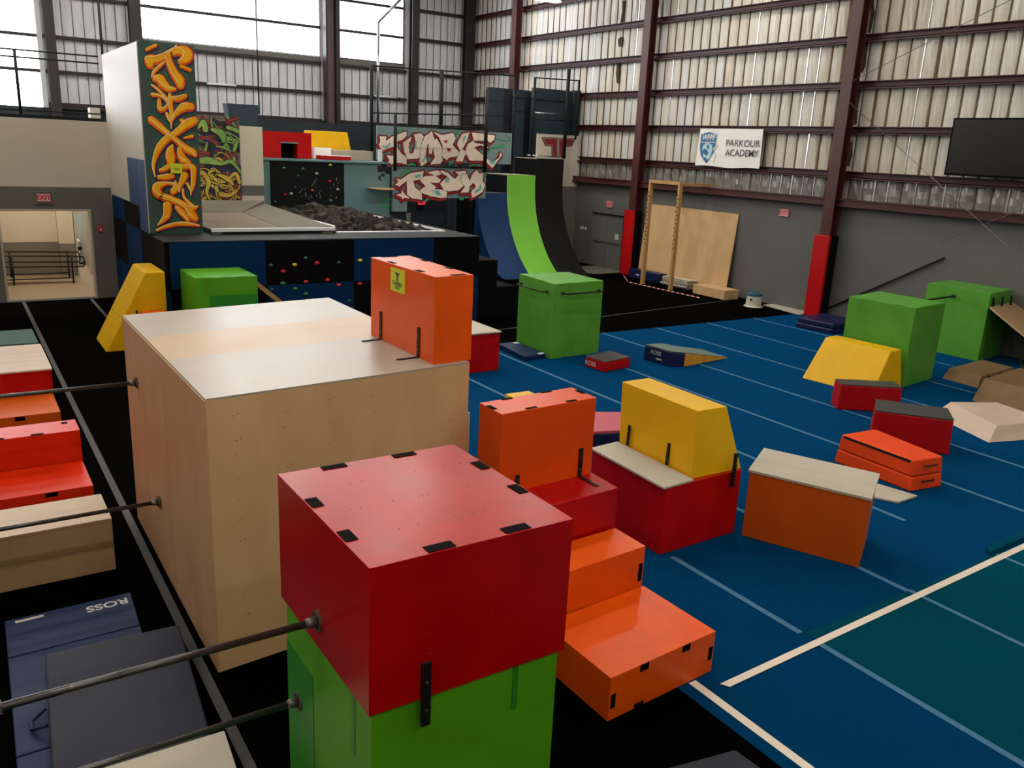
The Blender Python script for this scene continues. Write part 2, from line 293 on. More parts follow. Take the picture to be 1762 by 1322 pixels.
ART={
"TEXAS":[[[3.952,5.777,0.075],[3.958,5.88,0.096],[4.111,5.91,0.083],[4.275,5.989,0.07],[4.392,6.056,0.075],[4.542,6.118,0.091],[4.688,6.108,0.12],[4.751,6.049,0.1],[4.687,5.947,0.083],[4.578,5.897,0.05]],[[4.322,5.961,0.066],[4.377,5.79,0.08],[4.456,5.62,0.096],[4.54,5.513,0.108],[4.551,5.416,0.075]],[[4.326,6.025,0.03],[4.445,6.132,0.02],[4.524,6.236,0.01]],[[3.908,6.08,0.03],[4.096,6.185,0.03]],[[4.59,5.809,0.033],[4.776,5.744,0.033]],[[4.046,5.506,0.063],[4.134,5.513,0.096],[4.193,5.421,0.096],[4.301,5.332,0.07],[4.431,5.326,0.037]],[[3.976,5.532,0.013],[4.031,5.649,0.03],[4.15,5.771,0.03],[4.268,5.869,0.017]],[[3.966,5.371,0.02],[4.073,5.299,0.03],[4.179,5.194,0.037],[4.285,5.054,0.05]],[[3.969,5.179,0.042],[4.081,5.17,0.037],[4.192,5.129,0.03],[4.284,5.038,0.042]],[[4.099,5.074,0.033],[4.092,4.96,0.047],[4.112,4.879,0.053],[4.211,4.918,0.037],[4.282,5.005,0.03]],[[4.639,5.202,0.043],[4.486,5.133,0.063],[4.379,5.134,0.042],[4.316,5.04,0.05]],[[4.326,5.204,0.033],[4.316,5.04,0.053],[4.334,4.844,0.042],[4.323,4.645,0.023],[4.309,4.495,0.005]],[[4.744,4.985,0.08],[4.626,4.978,0.091],[4.505,4.887,0.063],[4.4,4.782,0.037],[4.34,4.662,0.013]],[[4.237,4.805,0.033],[4.272,4.708,0.037],[4.316,4.611,0.013]],[[3.912,4.655,0.08],[3.997,4.594,0.08],[4.151,4.454,0.066],[4.308,4.328,0.063]],[[4.813,4.697,0.083],[4.674,4.631,0.091],[4.517,4.505,0.07],[4.308,4.328,0.06]],[[4.527,4.681,0.037],[4.608,4.644,0.042]],[[4.3,4.344,0.07],[4.154,4.231,0.067],[4.024,4.067,0.063],[3.934,3.87,0.046],[3.887,3.674,0.032],[3.913,3.46,0.009]],[[4.3,4.344,0.061],[4.45,4.209,0.061],[4.62,4.073,0.079],[4.75,4.006,0.074],[4.791,3.926,0.025]],[[4.742,4.356,0.035],[4.561,4.303,0.014]],[[4.314,4.141,0.021],[4.264,4.024,0.074],[4.257,3.899,0.102],[4.251,3.8,0.084]],[[4.461,4.085,0.039],[4.471,3.96,0.074],[4.519,3.854,0.088],[4.622,3.794,0.061]],[[4.029,3.597,0.035],[4.137,3.645,0.049],[4.227,3.701,0.049]],[[4.509,3.682,0.056],[4.707,3.688,0.07],[4.725,3.515,0.056],[4.706,3.331,0.049],[4.671,3.184,0.028],[4.641,3.073,0.007]],[[3.994,3.453,0.046],[4.126,3.465,0.067],[4.259,3.486,0.061]],[[4.535,3.511,0.074],[4.475,3.382,0.061],[4.417,3.253,0.035],[4.399,3.143,0.014]],[[4.579,3.329,0.025],[4.628,3.22,0.028],[4.66,3.147,0.018]],[[4.331,3.361,0.026],[4.333,3.234,0.06],[4.265,3.142,0.06]],[[4.293,3.315,0.032],[4.117,3.321,0.042],[3.957,3.264,0.084],[3.923,3.137,0.088],[4.022,3.048,0.079],[4.186,2.995,0.07],[4.376,2.905,0.074],[4.516,2.831,0.074],[4.659,2.785,0.061],[4.78,2.823,0.021]],[[4.482,3.199,0.021],[4.491,3.034,0.026],[4.593,2.906,0.035],[4.697,2.813,0.039]],[[4.549,2.776,0.07],[4.633,2.645,0.105],[4.711,2.552,0.067]],[[4.124,2.848,0.084],[4.118,2.738,0.084],[4.092,2.609,0.067],[3.997,2.499,0.039],[3.904,2.417,0.014]],[[4.334,2.794,0.053],[4.419,2.701,0.067],[4.503,2.59,0.053],[4.553,2.515,0.035]],[[3.87,2.297,0.021],[4.097,2.388,0.039],[4.368,2.441,0.046],[4.604,2.43,0.042],[4.785,2.391,0.021]]],"TUMBLE":[[[12.334,4.627],[12.603,4.625],[12.57,4.49],[12.824,4.65],[13.32,4.824],[13.34,4.674],[13.237,4.564],[12.979,4.477],[12.999,4.283],[13.139,4.106],[13.368,3.962],[13.353,3.747],[12.953,3.796],[12.559,3.648],[12.694,3.848],[12.574,4.025],[12.864,4.005],[12.844,4.306],[12.421,4.155],[12.285,4.373],[12.368,4.451]],[[13.204,4.457],[13.497,4.652],[13.549,4.654],[13.433,4.3],[13.453,4.102],[13.594,4.123],[13.693,4.463],[13.583,4.761],[13.882,4.791],[14.009,4.66],[13.908,4.38],[13.845,3.947],[13.386,3.901],[13.243,4.171]],[[13.844,4.009],[13.906,4.441],[14.008,4.706],[14.184,4.791],[14.29,4.887],[14.405,4.617],[14.512,4.652],[14.702,4.382],[14.752,3.915],[14.645,3.801],[14.244,3.767],[14.419,4.029],[14.357,4.337],[14.308,4.118],[14.2,4.13],[14.156,4.452],[14.075,4.079],[14.134,3.833],[13.904,3.686],[13.828,3.885]],[[14.326,4.874],[14.691,4.769],[15.13,4.867],[15.247,4.686],[15.143,4.462],[15.374,4.251],[15.379,4.093],[15.008,4.017],[14.899,3.919],[14.712,4.039],[14.739,4.383],[14.584,4.686]],[[15.503,4.854],[15.821,4.948],[15.701,4.612],[15.522,4.32],[15.753,4.234],[15.644,4.103],[15.575,3.909],[15.273,3.9],[15.343,4.06],[15.429,4.285],[15.292,4.468],[15.344,4.596]],[[15.86,4.919],[16.379,4.896],[16.89,4.857],[16.856,4.727],[16.666,4.59],[16.545,4.681],[16.274,4.637],[15.967,4.623],[16.046,4.563],[16.513,4.519],[16.616,4.411],[16.281,4.478],[16.014,4.403],[16.292,4.222],[16.472,4.131],[16.778,3.882],[17.085,4.12],[17.117,4.284],[17.21,4.19],[16.806,3.72],[16.461,3.937],[15.84,3.95],[15.638,4.261],[15.742,4.519],[15.966,4.655]]],"TESH":[[[12.574,3.304],[12.744,3.269],[13.065,3.471],[13.616,3.591],[13.552,3.301],[13.206,3.233],[13.279,3.022],[13.544,2.843],[13.573,2.613],[13.181,2.656],[12.99,2.775],[12.966,3.229],[12.696,3.013],[12.543,3.101],[12.66,3.193]],[[12.563,2.771],[12.766,2.818],[12.765,2.954],[12.886,2.805],[13.095,2.655],[12.905,2.668],[12.821,2.592],[12.768,2.697]],[[13.723,3.518],[14.109,3.604],[14.435,3.504],[14.079,3.404],[14.261,3.285],[14.192,3.191],[13.871,3.185],[14.088,3.066],[14.019,2.972],[14.523,2.949],[14.495,2.699],[14.242,2.665],[13.918,2.724],[13.526,2.843],[13.455,2.934],[13.662,3.059],[13.449,3.238],[13.62,3.394],[14.007,3.433]],[[14.252,3.607],[14.542,3.538],[14.803,3.327],[14.946,3.455],[14.814,3.576],[15.236,3.617],[15.279,3.462],[15.062,3.301],[15.216,3.147],[14.963,2.955],[14.598,2.887],[14.379,2.947],[14.228,3.161],[14.369,3.287],[14.51,3.383],[14.218,3.53]],[[15.074,3.489],[15.277,3.509],[15.398,3.277],[15.464,3.498],[15.683,3.661],[15.763,3.537],[15.971,3.573],[15.925,3.319],[16.047,3.162],[15.943,2.905],[15.645,2.741],[15.496,2.692],[15.45,2.898],[15.668,3.092],[15.55,3.216],[15.405,3.088],[15.376,2.866],[15.04,2.861],[15.218,3.084],[15.026,3.269]]],"TUMHOLE":[[[14.751,4.586],[14.934,4.616],[14.864,4.482]],[[14.869,4.342],[15.091,4.335],[14.984,4.205]],[[13.413,4.421],[13.516,4.577],[13.467,4.332]]],"TEAL1":[[[12.419,4.349],[12.521,4.308],[12.656,4.374],[12.689,4.45],[12.741,4.392],[12.623,4.282],[12.454,4.276]],[[13.641,4.461],[13.727,4.525],[13.696,4.31],[13.626,4.277]],[[14.055,4.14],[14.095,3.987],[13.99,3.859],[13.9,3.872],[14.023,3.984]],[[15.545,4.731],[15.674,4.815],[15.623,4.671],[15.496,4.54]],[[16.612,4.055],[16.775,3.947],[17.009,4.052],[16.859,3.852],[16.74,3.848]]],"TEAL2":[[[13.237,3.415],[13.514,3.467],[13.446,3.359],[13.273,3.34]],[[14.475,3.351],[14.602,3.354],[14.552,3.213],[14.389,3.21]],[[13.877,2.94],[14.199,2.929],[14.275,2.759],[14.095,2.788],[14.021,2.88]],[[15.854,3.19],[15.901,3.0],[15.641,2.837],[15.599,2.932],[15.785,3.03]]],"GRN1":[[[16.53,4.134,0.015],[16.754,4.4,0.022],[17.028,4.46,0.03],[17.265,4.524,0.04]],[[16.816,4.757,0.007],[17.135,4.707,0.01],[17.417,4.687,0.013],[17.532,4.79,0.013],[17.367,4.863,0.013]],[[12.993,4.793,0.03],[13.199,4.833,0.04]],[[15.242,4.842,0.03],[15.353,4.878,0.035]],[[13.354,3.686,0.025],[13.564,3.753,0.045],[13.707,3.696,0.02]],[[15.016,3.765,0.02],[15.162,3.864,0.04],[15.316,3.742,0.02]],[[15.848,3.757,0.02],[16.114,3.846,0.04],[16.273,3.77,0.02]]],"GRN2":[[[12.759,3.404,0.01],[12.961,3.529,0.04],[13.166,3.594,0.02]],[[16.0,3.352,0.02],[16.087,3.545,0.025]],[[13.673,2.567,0.025],[13.813,2.661,0.045],[14.026,2.663,0.015]],[[14.972,2.703,0.013],[15.122,2.641,0.035],[15.231,2.737,0.013]]],"GRN3":[[[12.154,2.541,0.015],[12.389,2.604,0.03],[12.763,2.622,0.02]],[[12.088,2.36,0.015],[12.323,2.361,0.04],[12.459,2.392,0.025]],[[12.187,2.632,0.01],[12.355,2.694,0.02]]],"BLK":[[[11.999,3.672],[12.131,3.676],[12.13,3.779],[12.346,3.785],[12.347,3.652],[12.464,3.655],[12.466,3.432],[12.282,3.428],[12.282,3.502],[12.0,3.48]],[[12.132,3.424],[12.255,3.442],[12.256,3.338],[12.133,3.335]],[[12.033,3.362],[12.116,3.364],[12.117,3.23],[12.167,3.217],[12.15,3.186],[12.034,3.244]]],"LOGO":[[[19.922,4.914],[20.705,4.943],[20.764,4.168],[20.462,4.165],[20.431,4.591],[20.115,4.589]],[[20.761,4.924],[21.611,4.956],[21.452,4.625],[21.054,4.591],[21.04,4.178],[20.819,4.17]]],"LOGOIN":[[[20.024,4.866],[20.654,4.888],[20.708,4.184],[20.525,4.178],[20.491,4.64],[20.175,4.637]],[[20.81,4.884],[21.522,4.909],[21.401,4.67],[20.995,4.635],[20.983,4.194],[20.864,4.19]]]}
# ================================================================ THE SETTING
XW=22.0; YB=37.5; ZC=12.0; YA=25.04
def S(mb,name,**k): return struct(mb.build(name,**k))
S(MB().box(-9,22.2,-7,25.04,-.10,0,'black_carpet').box(3.85,22.2,25.04,38,-.10,0,'black_carpet'),'floor')
# doorway wall (grey below, cream above) with opening X 1.04..3.17, z<2.37
def dw(x0,x1,z0,z1,m): return MB().box(x0,x1,YA,YA+.2,z0,z1,m)
wb=MB()
for x0,x1 in ((-9,1.04),(3.17,3.70)): wb.box(x0,x1,YA,YA+.2,0,2.37,'wall_grey2')
wb.box(-9,3.70,YA,YA+.2,2.37,2.93,'wall_grey2').box(-9,3.70,YA,YA+.2,2.93,4.6,'wall_pale')
S(wb,'wall_lobby')
S(MB().box(3.70,3.78,YA+.2,YB-.4,0,4.6,'wall_pale'),'wall_lobby_side')
# door frame around the opening
S(MB().box(1.04,1.09,YA-.015,YA+.2,0,2.37,'room_door').box(3.12,3.17,YA-.015,YA+.2,0,2.37,'room_door').box(1.09,3.12,YA-.015,YA+.2,2.32,2.37,'room_door').box(1.04,3.17,YA-.05,YA+.2,0,.012,'grey_tape'),'trim_1')
# mezzanine floor above the lobby
S(MB().box(-9,3.68,YA+.2,YB-.1,4.40,4.58,'wall_pale'),'floor_mezzanine')
# lobby room
S(MB().box(-9,3.85,YA,34,-.10,0,'tan_floor'),'floor_lobby')
rb=MB(); ZG=1.02
rb.box(-9,2.75,29.5,29.62,0,ZG,'room_grey').box(-9,2.75,29.5,29.62,ZG,4.4,'room_wall')
rb.box(2.75,3.18,29.2,29.62,0,ZG-.03,'room_grey').box(2.75,3.18,29.2,29.62,ZG-.03,4.4,'room_wall')
rb.box(3.60,3.68,29.4,29.62,0,4.4,'room_wall').box(3.18,3.60,29.4,29.62,1.95,4.4,'room_wall')
S(rb,'wall_lobby_back')
S(MB().box(-9,3.68,33.4,33.5,0,.75,'bluegrey').box(-9,3.68,33.4,33.5,.75,4.4,'office'),'wall_office')
S(MB().box(3.20,3.245,29.18,29.40,0,1.93,'room_door').box(3.55,3.60,29.18,29.40,0,1.93,'room_door').box(3.245,3.55,29.18,29.40,1.88,1.93,'room_door'),'door_1')
# right wall: painted lower part, beam, insulation above
wr=MB(); wr.box(21.85,22.2,-7,28.6,0,3.27,'wall_grey')
S(wr,'wall_right_lower')
def insulation(name,a0,a1,step,zs,axis,pos,sgn,mcell,mfoil=None,openings=(),seed=1,seamw=.017,puff=.05):
    rnd=random.Random(seed); mb=MB(); n=int(round((a1-a0)/step))
    tones=[rnd.random() for _ in range(n+1)]; kinds=[rnd.choice(['galv','seam_dk','seam_dk','galv','galv','seam_dk','seam_br']) for _ in range(n+1)]
    for r in range(len(zs)-1):
        z0,z1=zs[r],zs[r+1]
        for c in range(n):
            y0=a0+c*step; y1=y0+step
            if any(o[0]<=y0+step/2<=o[1] and o[2]<=(z0+z1)/2<=o[3] for o in openings): continue
            m=mfoil if (mfoil and r==0) else mcell
            if m=='ins_r':
                q=(tones[c]*.75+rnd.random()*.25); window_cool=min(1,max(0,(y0-18)/14)); m='ins_r3' if q<.1+.6*window_cool else ('ins_r2' if q>.72+.28*window_cool else 'ins_r')  # far cells cooler and less tan: bluish window light put into the colour
            nu,nv=6,4; vs=[];pf=puff*rnd.uniform(.6,1.3)
            for j in range(nv+1):
                for i in range(nu+1):
                    u,v=i/nu,j/nv
                    d=pf*(math.sin(math.pi*u)**.6 if 0<u<1 else 0)*(.45+.55*(math.sin(math.pi*v)**.5 if 0<v<1 else 0))
                    d+= rnd.uniform(-1,1)*.012*(0<u<1)
                    if m==mfoil: d+=rnd.uniform(0,.03)*(0<u<1)
                    a=y0+step*u; z=z0+(z1-z0)*v
                    vs.append((pos-sgn*d,a,z) if axis=='y' else (a,pos-sgn*d,z))
            fs=[(j*(nu+1)+i,j*(nu+1)+i+1,(j+1)*(nu+1)+i+1,(j+1)*(nu+1)+i) for j in range(nv) for i in range(nu)]
            mb.add(vs,fs,m)
            w=seamw*rnd.uniform(.6,1.5); k=kinds[c]
            if rnd.random()<.15: k='seam_dk'
            if m==mfoil: k='galv' if rnd.random()<.6 else 'seam_dk'
            if k=='seam_br': w*=1.9
            if name=='wall_back': k='seam_dk'; w=.012
            p0=pos-sgn*.030; p1=pos+sgn*.02
            if axis=='y': mb.box(min(p0,p1),max(p0,p1),y0-w,y0+w*.8,z0,z1,k)
            else: mb.box(y0-w,y0+w*.8,min(p0,p1),max(p0,p1),z0,z1,k)
    return mb
ZR=[3.47,4.17,5.40,6.62,7.85,9.05,10.28,12.0]
mb=insulation('wall_right',-7,YB,.412,ZR,'y',XW,1,'ins_r','foil',seed=3)
mb.box(22.05,22.2,-7,38,3.27,12,'steel_dk')
S(mb,'wall_right',smooth=False)
S(MB().box(21.56,22.02,-7,28.55,3.27,3.31,'steel_red').box(21.60,21.66,-7,28.55,3.31,3.47,'steel_red').box(21.56,22.02,-7,28.55,3.45,3.48,'steel_red'),'trim_2')
for i,z in enumerate(ZR[1:-1]):
    S(MB().box(21.93,21.96,-7,YB-.2,z-.09,z+.09,'steel_red').box(21.76,21.96,-7,YB-.2,z-.09,z-.07,'steel_red').box(21.76,21.78,-7,YB-.2,z-.12,z-.07,'steel_red').box(21.80,21.96,-7,YB-.2,z+.07,z+.09,'steel_red'),'trim_%d'%(3+i))
# back wall with three long daylight windows
ZBk=[5.24,6.39,7.61,9.07,10.3,12.0]
WIN=[(-9,3.45,4.95,12),(7.05,14.32,7.86,12),(14.98,18.32,7.90,12)]
ops=[(-9,3.5,5.2,12),(7.0,14.4,7.9,12),(14.9,18.4,7.9,12)]
mb=insulation('wall_back',-9,22.0,.37,[5.24,6.39,7.61,7.90,9.07,10.3,12.0],'x',YB,1,'ins_b',None,ops,seed=5,puff=.03)
mb.box(-9,22.2,YB+.06,YB+.2,0,4.95,'navy').box(3.45,22.2,YB+.06,YB+.2,4.95,7.86,'steel_dk').box(3.45,7.05,YB+.06,YB+.2,7.86,12,'steel_dk').box(14.32,14.98,YB+.06,YB+.2,7.86,12,'steel_dk').box(18.32,22.2,YB+.06,YB+.2,7.86,12,'steel_dk')
mb.box(-9,22,YB-.02,YB+.06,3.0,5.10,'navy')
mb.box(3.45,3.62,YB-.10,YB-.03,5.1,12,'ins_b')
S(mb,'wall_back')
for i,(x0,x1,z0,z1) in enumerate(WIN):
    w=MB().box(x0,x1,YB+.02,YB+.06,z0,z0+.06,'steel_dk')
    for z in (6.39,7.61,9.07,10.3):
        if z>z0+.2: w.box(x0,x1,YB-.06,YB+.03,z-.055,z+.055,'steel_dk')
    f=S(w,'window_%d'%(i+1))
    p=MB().box(x0,x1,YB+.09,YB+.11,z0+.0,z1,'sky_pane').build('pane',f)
j=9
for z in [5.24]+ZBk[1:-1]:
    segs=[(3.62,7.0),(7.0,14.3),(15.0,18.4),(18.8,21.7)] if z<7.7 else [(3.62,6.6),(18.85,21.7)]
    b=MB()
    for x0,x1 in segs:
        b.box(x0,x1,YB-.20,YB-.05,z-.06,z+.06,'steel_dk').box(x0,x1,YB-.22,YB-.20,z-.03,z+.06,'steel_dk')
    S(b,'trim_%d'%j); j+=1
S(MB().box(7.0,14.3,YB-.12,YB-.04,7.62,7.86,'wall_grey').box(15.0,18.35,YB-.12,YB-.04,7.66,7.90,'wall_grey').box(3.62,21.9,YB-.24,YB-.04,5.08,5.20,'steel_dk'),'trim_%d'%j); j+=1
# walls behind the camera and ceiling
S(MB().box(-9.2,-9,-7,38,0,12,'wall_pale'),'wall_left')
S(MB().box(-9.2,22.2,-7.2,-7,0,12,'wall_pale'),'wall_front')
S(MB().box(-9.2,22.2,-7.2,38,12,12.2,'ceil'),'ceiling')
# steel columns
def hcol(x,y,axis,m='steel_red',z0=0,z1=12,w=.36,d=.5):
    b=MB()
    if axis=='x':   # flange faces -X
        b.box(x,x+.04,y-w/2,y+w/2,z0,z1,m).box(x+.04,x+d-.04,y-.02,y+.02,z0,z1,m).box(x+d-.04,x+d,y-w/2,y+w/2,z0,z1,m)
    else:
        b.box(x-w/2,x+w/2,y,y+.04,z0,z1,m).box(x-.02,x+.02,y+.04,y+d-.04,z0,z1,m).box(x-w/2,x+w/2,y+d-.04,y+d,z0,z1,m)
    return b
for y,l in ((15.85,'rust red steel column on the right wall, between the banner and the black screen, red pad at its foot'),(24.42,'rust red steel column beside the grey double door, red pad at its foot'),(33.1,'rust red steel column rising behind the dark blue panels near the far corner')):
    b=hcol(21.42,y,'x',z1=11.9,d=.32)
    o=b.build('steel_column',bevel=.006); tag(o,l,'column')
for y,l,wd in ((15.85,'tall red vinyl pad wrapped round the foot of the column near the wide grey wall',.2),(24.42,'tall red vinyl pad wrapped round the foot of the column beside the grey door',.2)):
    t=thing('column_pad',l,'padding',(21.4,y,0))
    MB().box(21.30,21.40,y-.26,y+.26,.02,2.42,'pad_red').box(21.40,21.745,y-.26,y-.19,.02,2.42,'side_black').box(21.40,21.745,y+.19,y+.26,.02,2.42,'side_black').build('pad',t,bevel=.015)
    MB().box(21.296,21.30,y-.262,y+.262,2.36,2.40,'red_foam').build('top_hem',t)
for x,l,ww in ((3.84,'dark steel column on the far wall, at the right edge of the leftmost window',.34),(6.78,'dark steel column rising behind the tall white tower',.42),(18.62,'dark steel column right of the narrow far window',.34),(21.5,'dark steel column in the far corner of the hall',.5)):
    tag(hcol(x,YB-.62,'y','steel_dk',0,11.9,ww,.34).build('steel_column',bevel=.005),l,'column')
b=MB().box(14.34,14.42,YB-.66,YB-.28,0,11.9,'steel_dk').box(14.80,14.98,YB-.66,YB-.28,0,11.9,'steel_dk').box(14.42,14.80,YB-.42,YB-.38,0,11.9,'steel_mauve_lit')  # web paler than the flanges, light in the recess put into its colour
tag(b.build('steel_column',bevel=.005),'wide steel column between the two upper windows of the far wall','column')
tag(MB().tube([(16.9,YB-.35,5.3),(16.9,YB-.35,9.55),(18.0,YB-.5,10.7)],.065,'galv',10).build('conduit',smooth=True),'pale metal pipe climbing the far wall and bending right near the corner','pipe')
tag(MB().cyl((11.3,36.6,5.3),(11.3,36.6,11.9),.03,'steel_dk',8).build('hanging_rod',smooth=True),'thin dark rod hanging in front of the wide far window','rod')
tag(MB().cyl((5.5,36.7,5.3),(5.5,36.7,11.9),.045,'steel_dk',8).build('hanging_rod',smooth=True),'dark vertical rod left of the white tower against the far wall','rod')
# high bay lamps: one in view, the rest added unseen to brighten the hall
def lamp(x,y,z,l,rz=0):
    t=thing('high_bay_lamp',l,'lamp',(x,y,z),rz,'fluorescent fixtures over the hall')
    MB().box(-.6,.6,-.16,.16,.03,.10,'stone_white').box(-.5,-.46,-.02,.02,.10,12-z,'flange').box(.46,.5,-.02,.02,.10,12-z,'flange').build('housing',t,local=True)
    MB().box(-.58,.58,-.14,.14,.0,.03,'lamp').build('tube',t,local=True)
    return t
lamp(17.35,25,9.22,'bright fluorescent fixture at the top edge of the photo over the far right wall')
for y,xs_ in ((-4.5,(-4,4,12,19)),(3,(-5,2,9,16)),(11,(-5,4,11,18)),(19,(-4,3,9,14,19)),(25,(-4,2.5,8,13)),(31,(-1,4,8,12,16,19.5))):
    for x in xs_: lamp(x,y,11.25,'fluorescent fixture added unseen above the frame to brighten the hall')
t=thing('lobby_lamp','ceiling light inside the lobby beyond the doorway','lamp',(2.0,27.0,4.3))
MB().box(1.4,2.6,26.7,27.3,4.34,4.40,'stone_white').build('housing',t); MB().box(1.45,2.55,26.75,27.25,4.31,4.34,'lamp_room').build('tube',t)
t=thing('office_lamp','ceiling light in the blue office beyond the lobby','lamp',(3.3,31.5,4.3))
MB().box(2.9,3.6,31.2,31.8,4.34,4.40,'stone_white').build('housing',t); MB().box(2.95,3.55,31.25,31.75,4.31,4.34,'lamp').build('tube',t)
# ================================================================ FLOOR COVERINGS
b=MB().box(4.84,21.84,-7,16.3,.0,.004,'blue_carpet')
fl=thing('spring_floor','large blue carpeted gym floor with pale seam strips','gym floor',(13,5,0))
b.build('carpet',fl)
for x,ya,yb in ((6.53,4.45,6.25),(8.28,4.4,16.3),(10.0,5.55,16.3),(11.82,4.5,16.3),(13.65,2,16.3),(15.5,2,16.3),(17.4,2,16.3),(19.33,2,16.3)):
    MB().box(x-.036,x+.036,ya,yb,.004,.006,'velcro').build('seam_strip',fl)
tl=thing('teal_carpet','teal carpet roll laid over the blue floor in the lower right of the hall','carpet',(9,1,0))
MB().box(6.57,21.8,-7,4.42,.004,.009,'teal_carpet').build('carpet',tl)
for x in (8.30,10.1,11.9): MB().box(x-.028,x+.028,-7,4.42,.009,.011,'velcro').build('seam_strip',tl)
tag(MB().box(6.50,6.57,-7,4.24,.004,.007,'velcro').build('floor_strip'),'pale blue strip along the left edge of the teal carpet','floor strip')
tag(MB().add([(5.24,4.175,.0125),(13.5,4.40,.0125),(13.5,4.49,.0125),(5.20,4.25,.0125)],[(0,1,2,3)],'tape').add([(5.24,4.175,.004),(13.5,4.40,.004),(13.5,4.49,.004),(5.20,4.25,.004)],[(3,2,1,0)],'tape').build('white_tape_line'),'long straight white tape line running right across blue and teal carpet','tape line')
tag(MB().box(4.97,5.055,-7,4.40,.0045,.0065,'tape').build('white_tape_line'),'white tape line running toward the viewer beside the black floor edge','tape line')
tag(MB().box(1.365,1.445,-7,24.95,.0,.004,'grey_tape').build('grey_tape_line'),'long grey tape line on black carpet beside the big plywood box','tape line')
tag(MB().box(2.955,3.025,22.3,24.95,.0,.004,'grey_tape').build('grey_tape_line'),'short grey tape line on black carpet in front of the lobby doorway','tape line')
tag(MB().add([(7.5,17.1,.003),(21.5,18.85,.003),(21.5,18.90,.003),(7.5,17.14,.003)],[(0,1,2,3)],'grey_tape').build('grey_seam_line'),'thin grey seam line crossing the far black carpet behind the green railed box','tape line')
# ================================================================ BLOCKS
def strap(t,p0,p1,w,n,name='bracket',th=.010,axis='x',bolts=2):
    """flat metal strap from p0 to p1, width w, normal n"""
    p0=Vector(p0);p1=Vector(p1);n=Vector(n).normalized();d=(p1-p0).normalized();s=d.cross(n)*w/2
    b=MB(); q=[p0-s,p0+s,p1+s,p1-s]
    b.hexa([tuple(x) for x in q],[tuple(x+n*th) for x in q],'blackm')
    for k in range(bolts):
        c=p0+(p1-p0)*((k+.5)/bolts*.9+.03); b.cyl(c+n*th,c+n*(th+.004),w*.18,'flange',8)
    return b.build(name,t)
def screws(b,pts,n,m='seam_dk',r=.006):
    n=Vector(n).normalized()
    for p in pts:
        p=Vector(p); b.cyl(p-n*.002,p+n*.0015,r,m,6)
def patches(t,lst,z,m='patch',th=.004):
    for (x,y,w,d,rz) in lst:
        c,s=math.cos(rz),math.sin(rz)
        q=[(x+a*c-e*s,y+a*s+e*c) for a,e in ((-w/2,-d/2),(w/2,-d/2),(w/2,d/2),(-w/2,d/2))]
        MB().quadp(q,z,z+th,m).build('edge_patch',t)
rr=random.Random(11)
# --- big plywood box
A=[(1.52,6.52),(4.03,6.74),(4.05,10.42),(1.51,10.06)]
t=thing('plywood_box','huge plywood platform box in the centre left, under the orange block','vault box',(2.8,8.3,0))
b=MB().quadp(A,0,2.425,'ply')
pts=[]
for c in range(6):
    u=.09+c*.165
    for k in range(13):
        if rr.random()<.85:
            uu=u+rr.uniform(-.006,.006); z=.15+k*.175+rr.uniform(-.04,.04)
            p=Vector((A[0][0]+(A[1][0]-A[0][0])*uu,A[0][1]+(A[1][1]-A[0][1])*uu,z)); pts.append(p)
            if rr.random()<.5: pts.append(p+Vector((.035,.003,.01)))
nn=Vector((A[1][1]-A[0][1],-(A[1][0]-A[0][0]),0)); screws(b,[p+nn.normalized()*.0005 for p in pts],nn,r=.0055)
b.build('body',t,bevel=.004)
def lerp(a,b_,u): return (a[0]+(b_[0]-a[0])*u,a[1]+(b_[1]-a[1])*u)
segs=[(0,.38,'ply_light'),(.38,.66,'ply_tan'),(.66,1,'ply_light')]  # pale ends, tan middle: window glare put into the sheet colours
for u0,u1,m in segs:
    q=[lerp(A[0],A[3],u0),lerp(A[1],A[2],u0),lerp(A[1],A[2],u1),lerp(A[0],A[3],u1)]
    MB().quadp(q,2.425,2.443,m).build('top_sheet',t)
q0=lerp(A[0],A[3],.43)
for u0,u1 in ((0.0,.43),(.43,.82),(.82,1)):
    a=lerp(A[0],A[3],u0);c=lerp(A[0],A[3],u1)
    MB().quadp([(a[0]-.012,a[1]+.004),(a[0],a[1]+.004),(c[0],c[1]-.004),(c[0]-.012,c[1]-.004)],.0,2.425,'ply_side').build('side_sheet',t)
Z2=2.443
MB().box(4.034,4.055,6.742,6.775,.0,1.93,'white_mat').build('edge_strip',t)
# --- orange block on top
t=thing('orange_block','tall orange vault block standing on top of the big plywood box','vault block',(3.9,7.5,Z2))
O=[(3.66,6.775),(4.085,6.81),(4.115,8.22),(3.645,8.17)]
MB().quadp(O,Z2,3.27,'orange').build('body',t,bevel=.004)
patches(t,[(3.69,7.15,.05,.13,0),(3.685,7.75,.05,.13,0),(4.07,7.25,.05,.13,0),(4.08,7.8,.05,.13,0),(3.93,6.835,.16,.045,.09),(3.85,8.16,.18,.045,.09)],3.2702)
for y in (7.08,7.92):
    xf=3.66-.015*(y-6.775)/1.395; strap(t,(xf,y,Z2+.01),(xf,y,Z2+.30),.05,(-1,0,0))
strap(t,(3.645,7.08,Z2),(3.42,7.065,Z2),.03,(0,0,1)); strap(t,(3.645,7.92,Z2),(3.43,7.90,Z2),.03,(0,0,1))
sk=MB().quadp([(3.642,7.38),(3.656,7.38),(3.653,7.68),(3.639,7.68)],3.01,3.235,'sticker').build('sticker',t,label='yellow safety sticker')
MB().prism([(7.59,3.20),(7.47,3.20),(7.515,3.17),(7.515,3.12),(7.545,3.12),(7.545,3.17)],'x',3.6375,3.6395,'ink').build('emblem',sk)
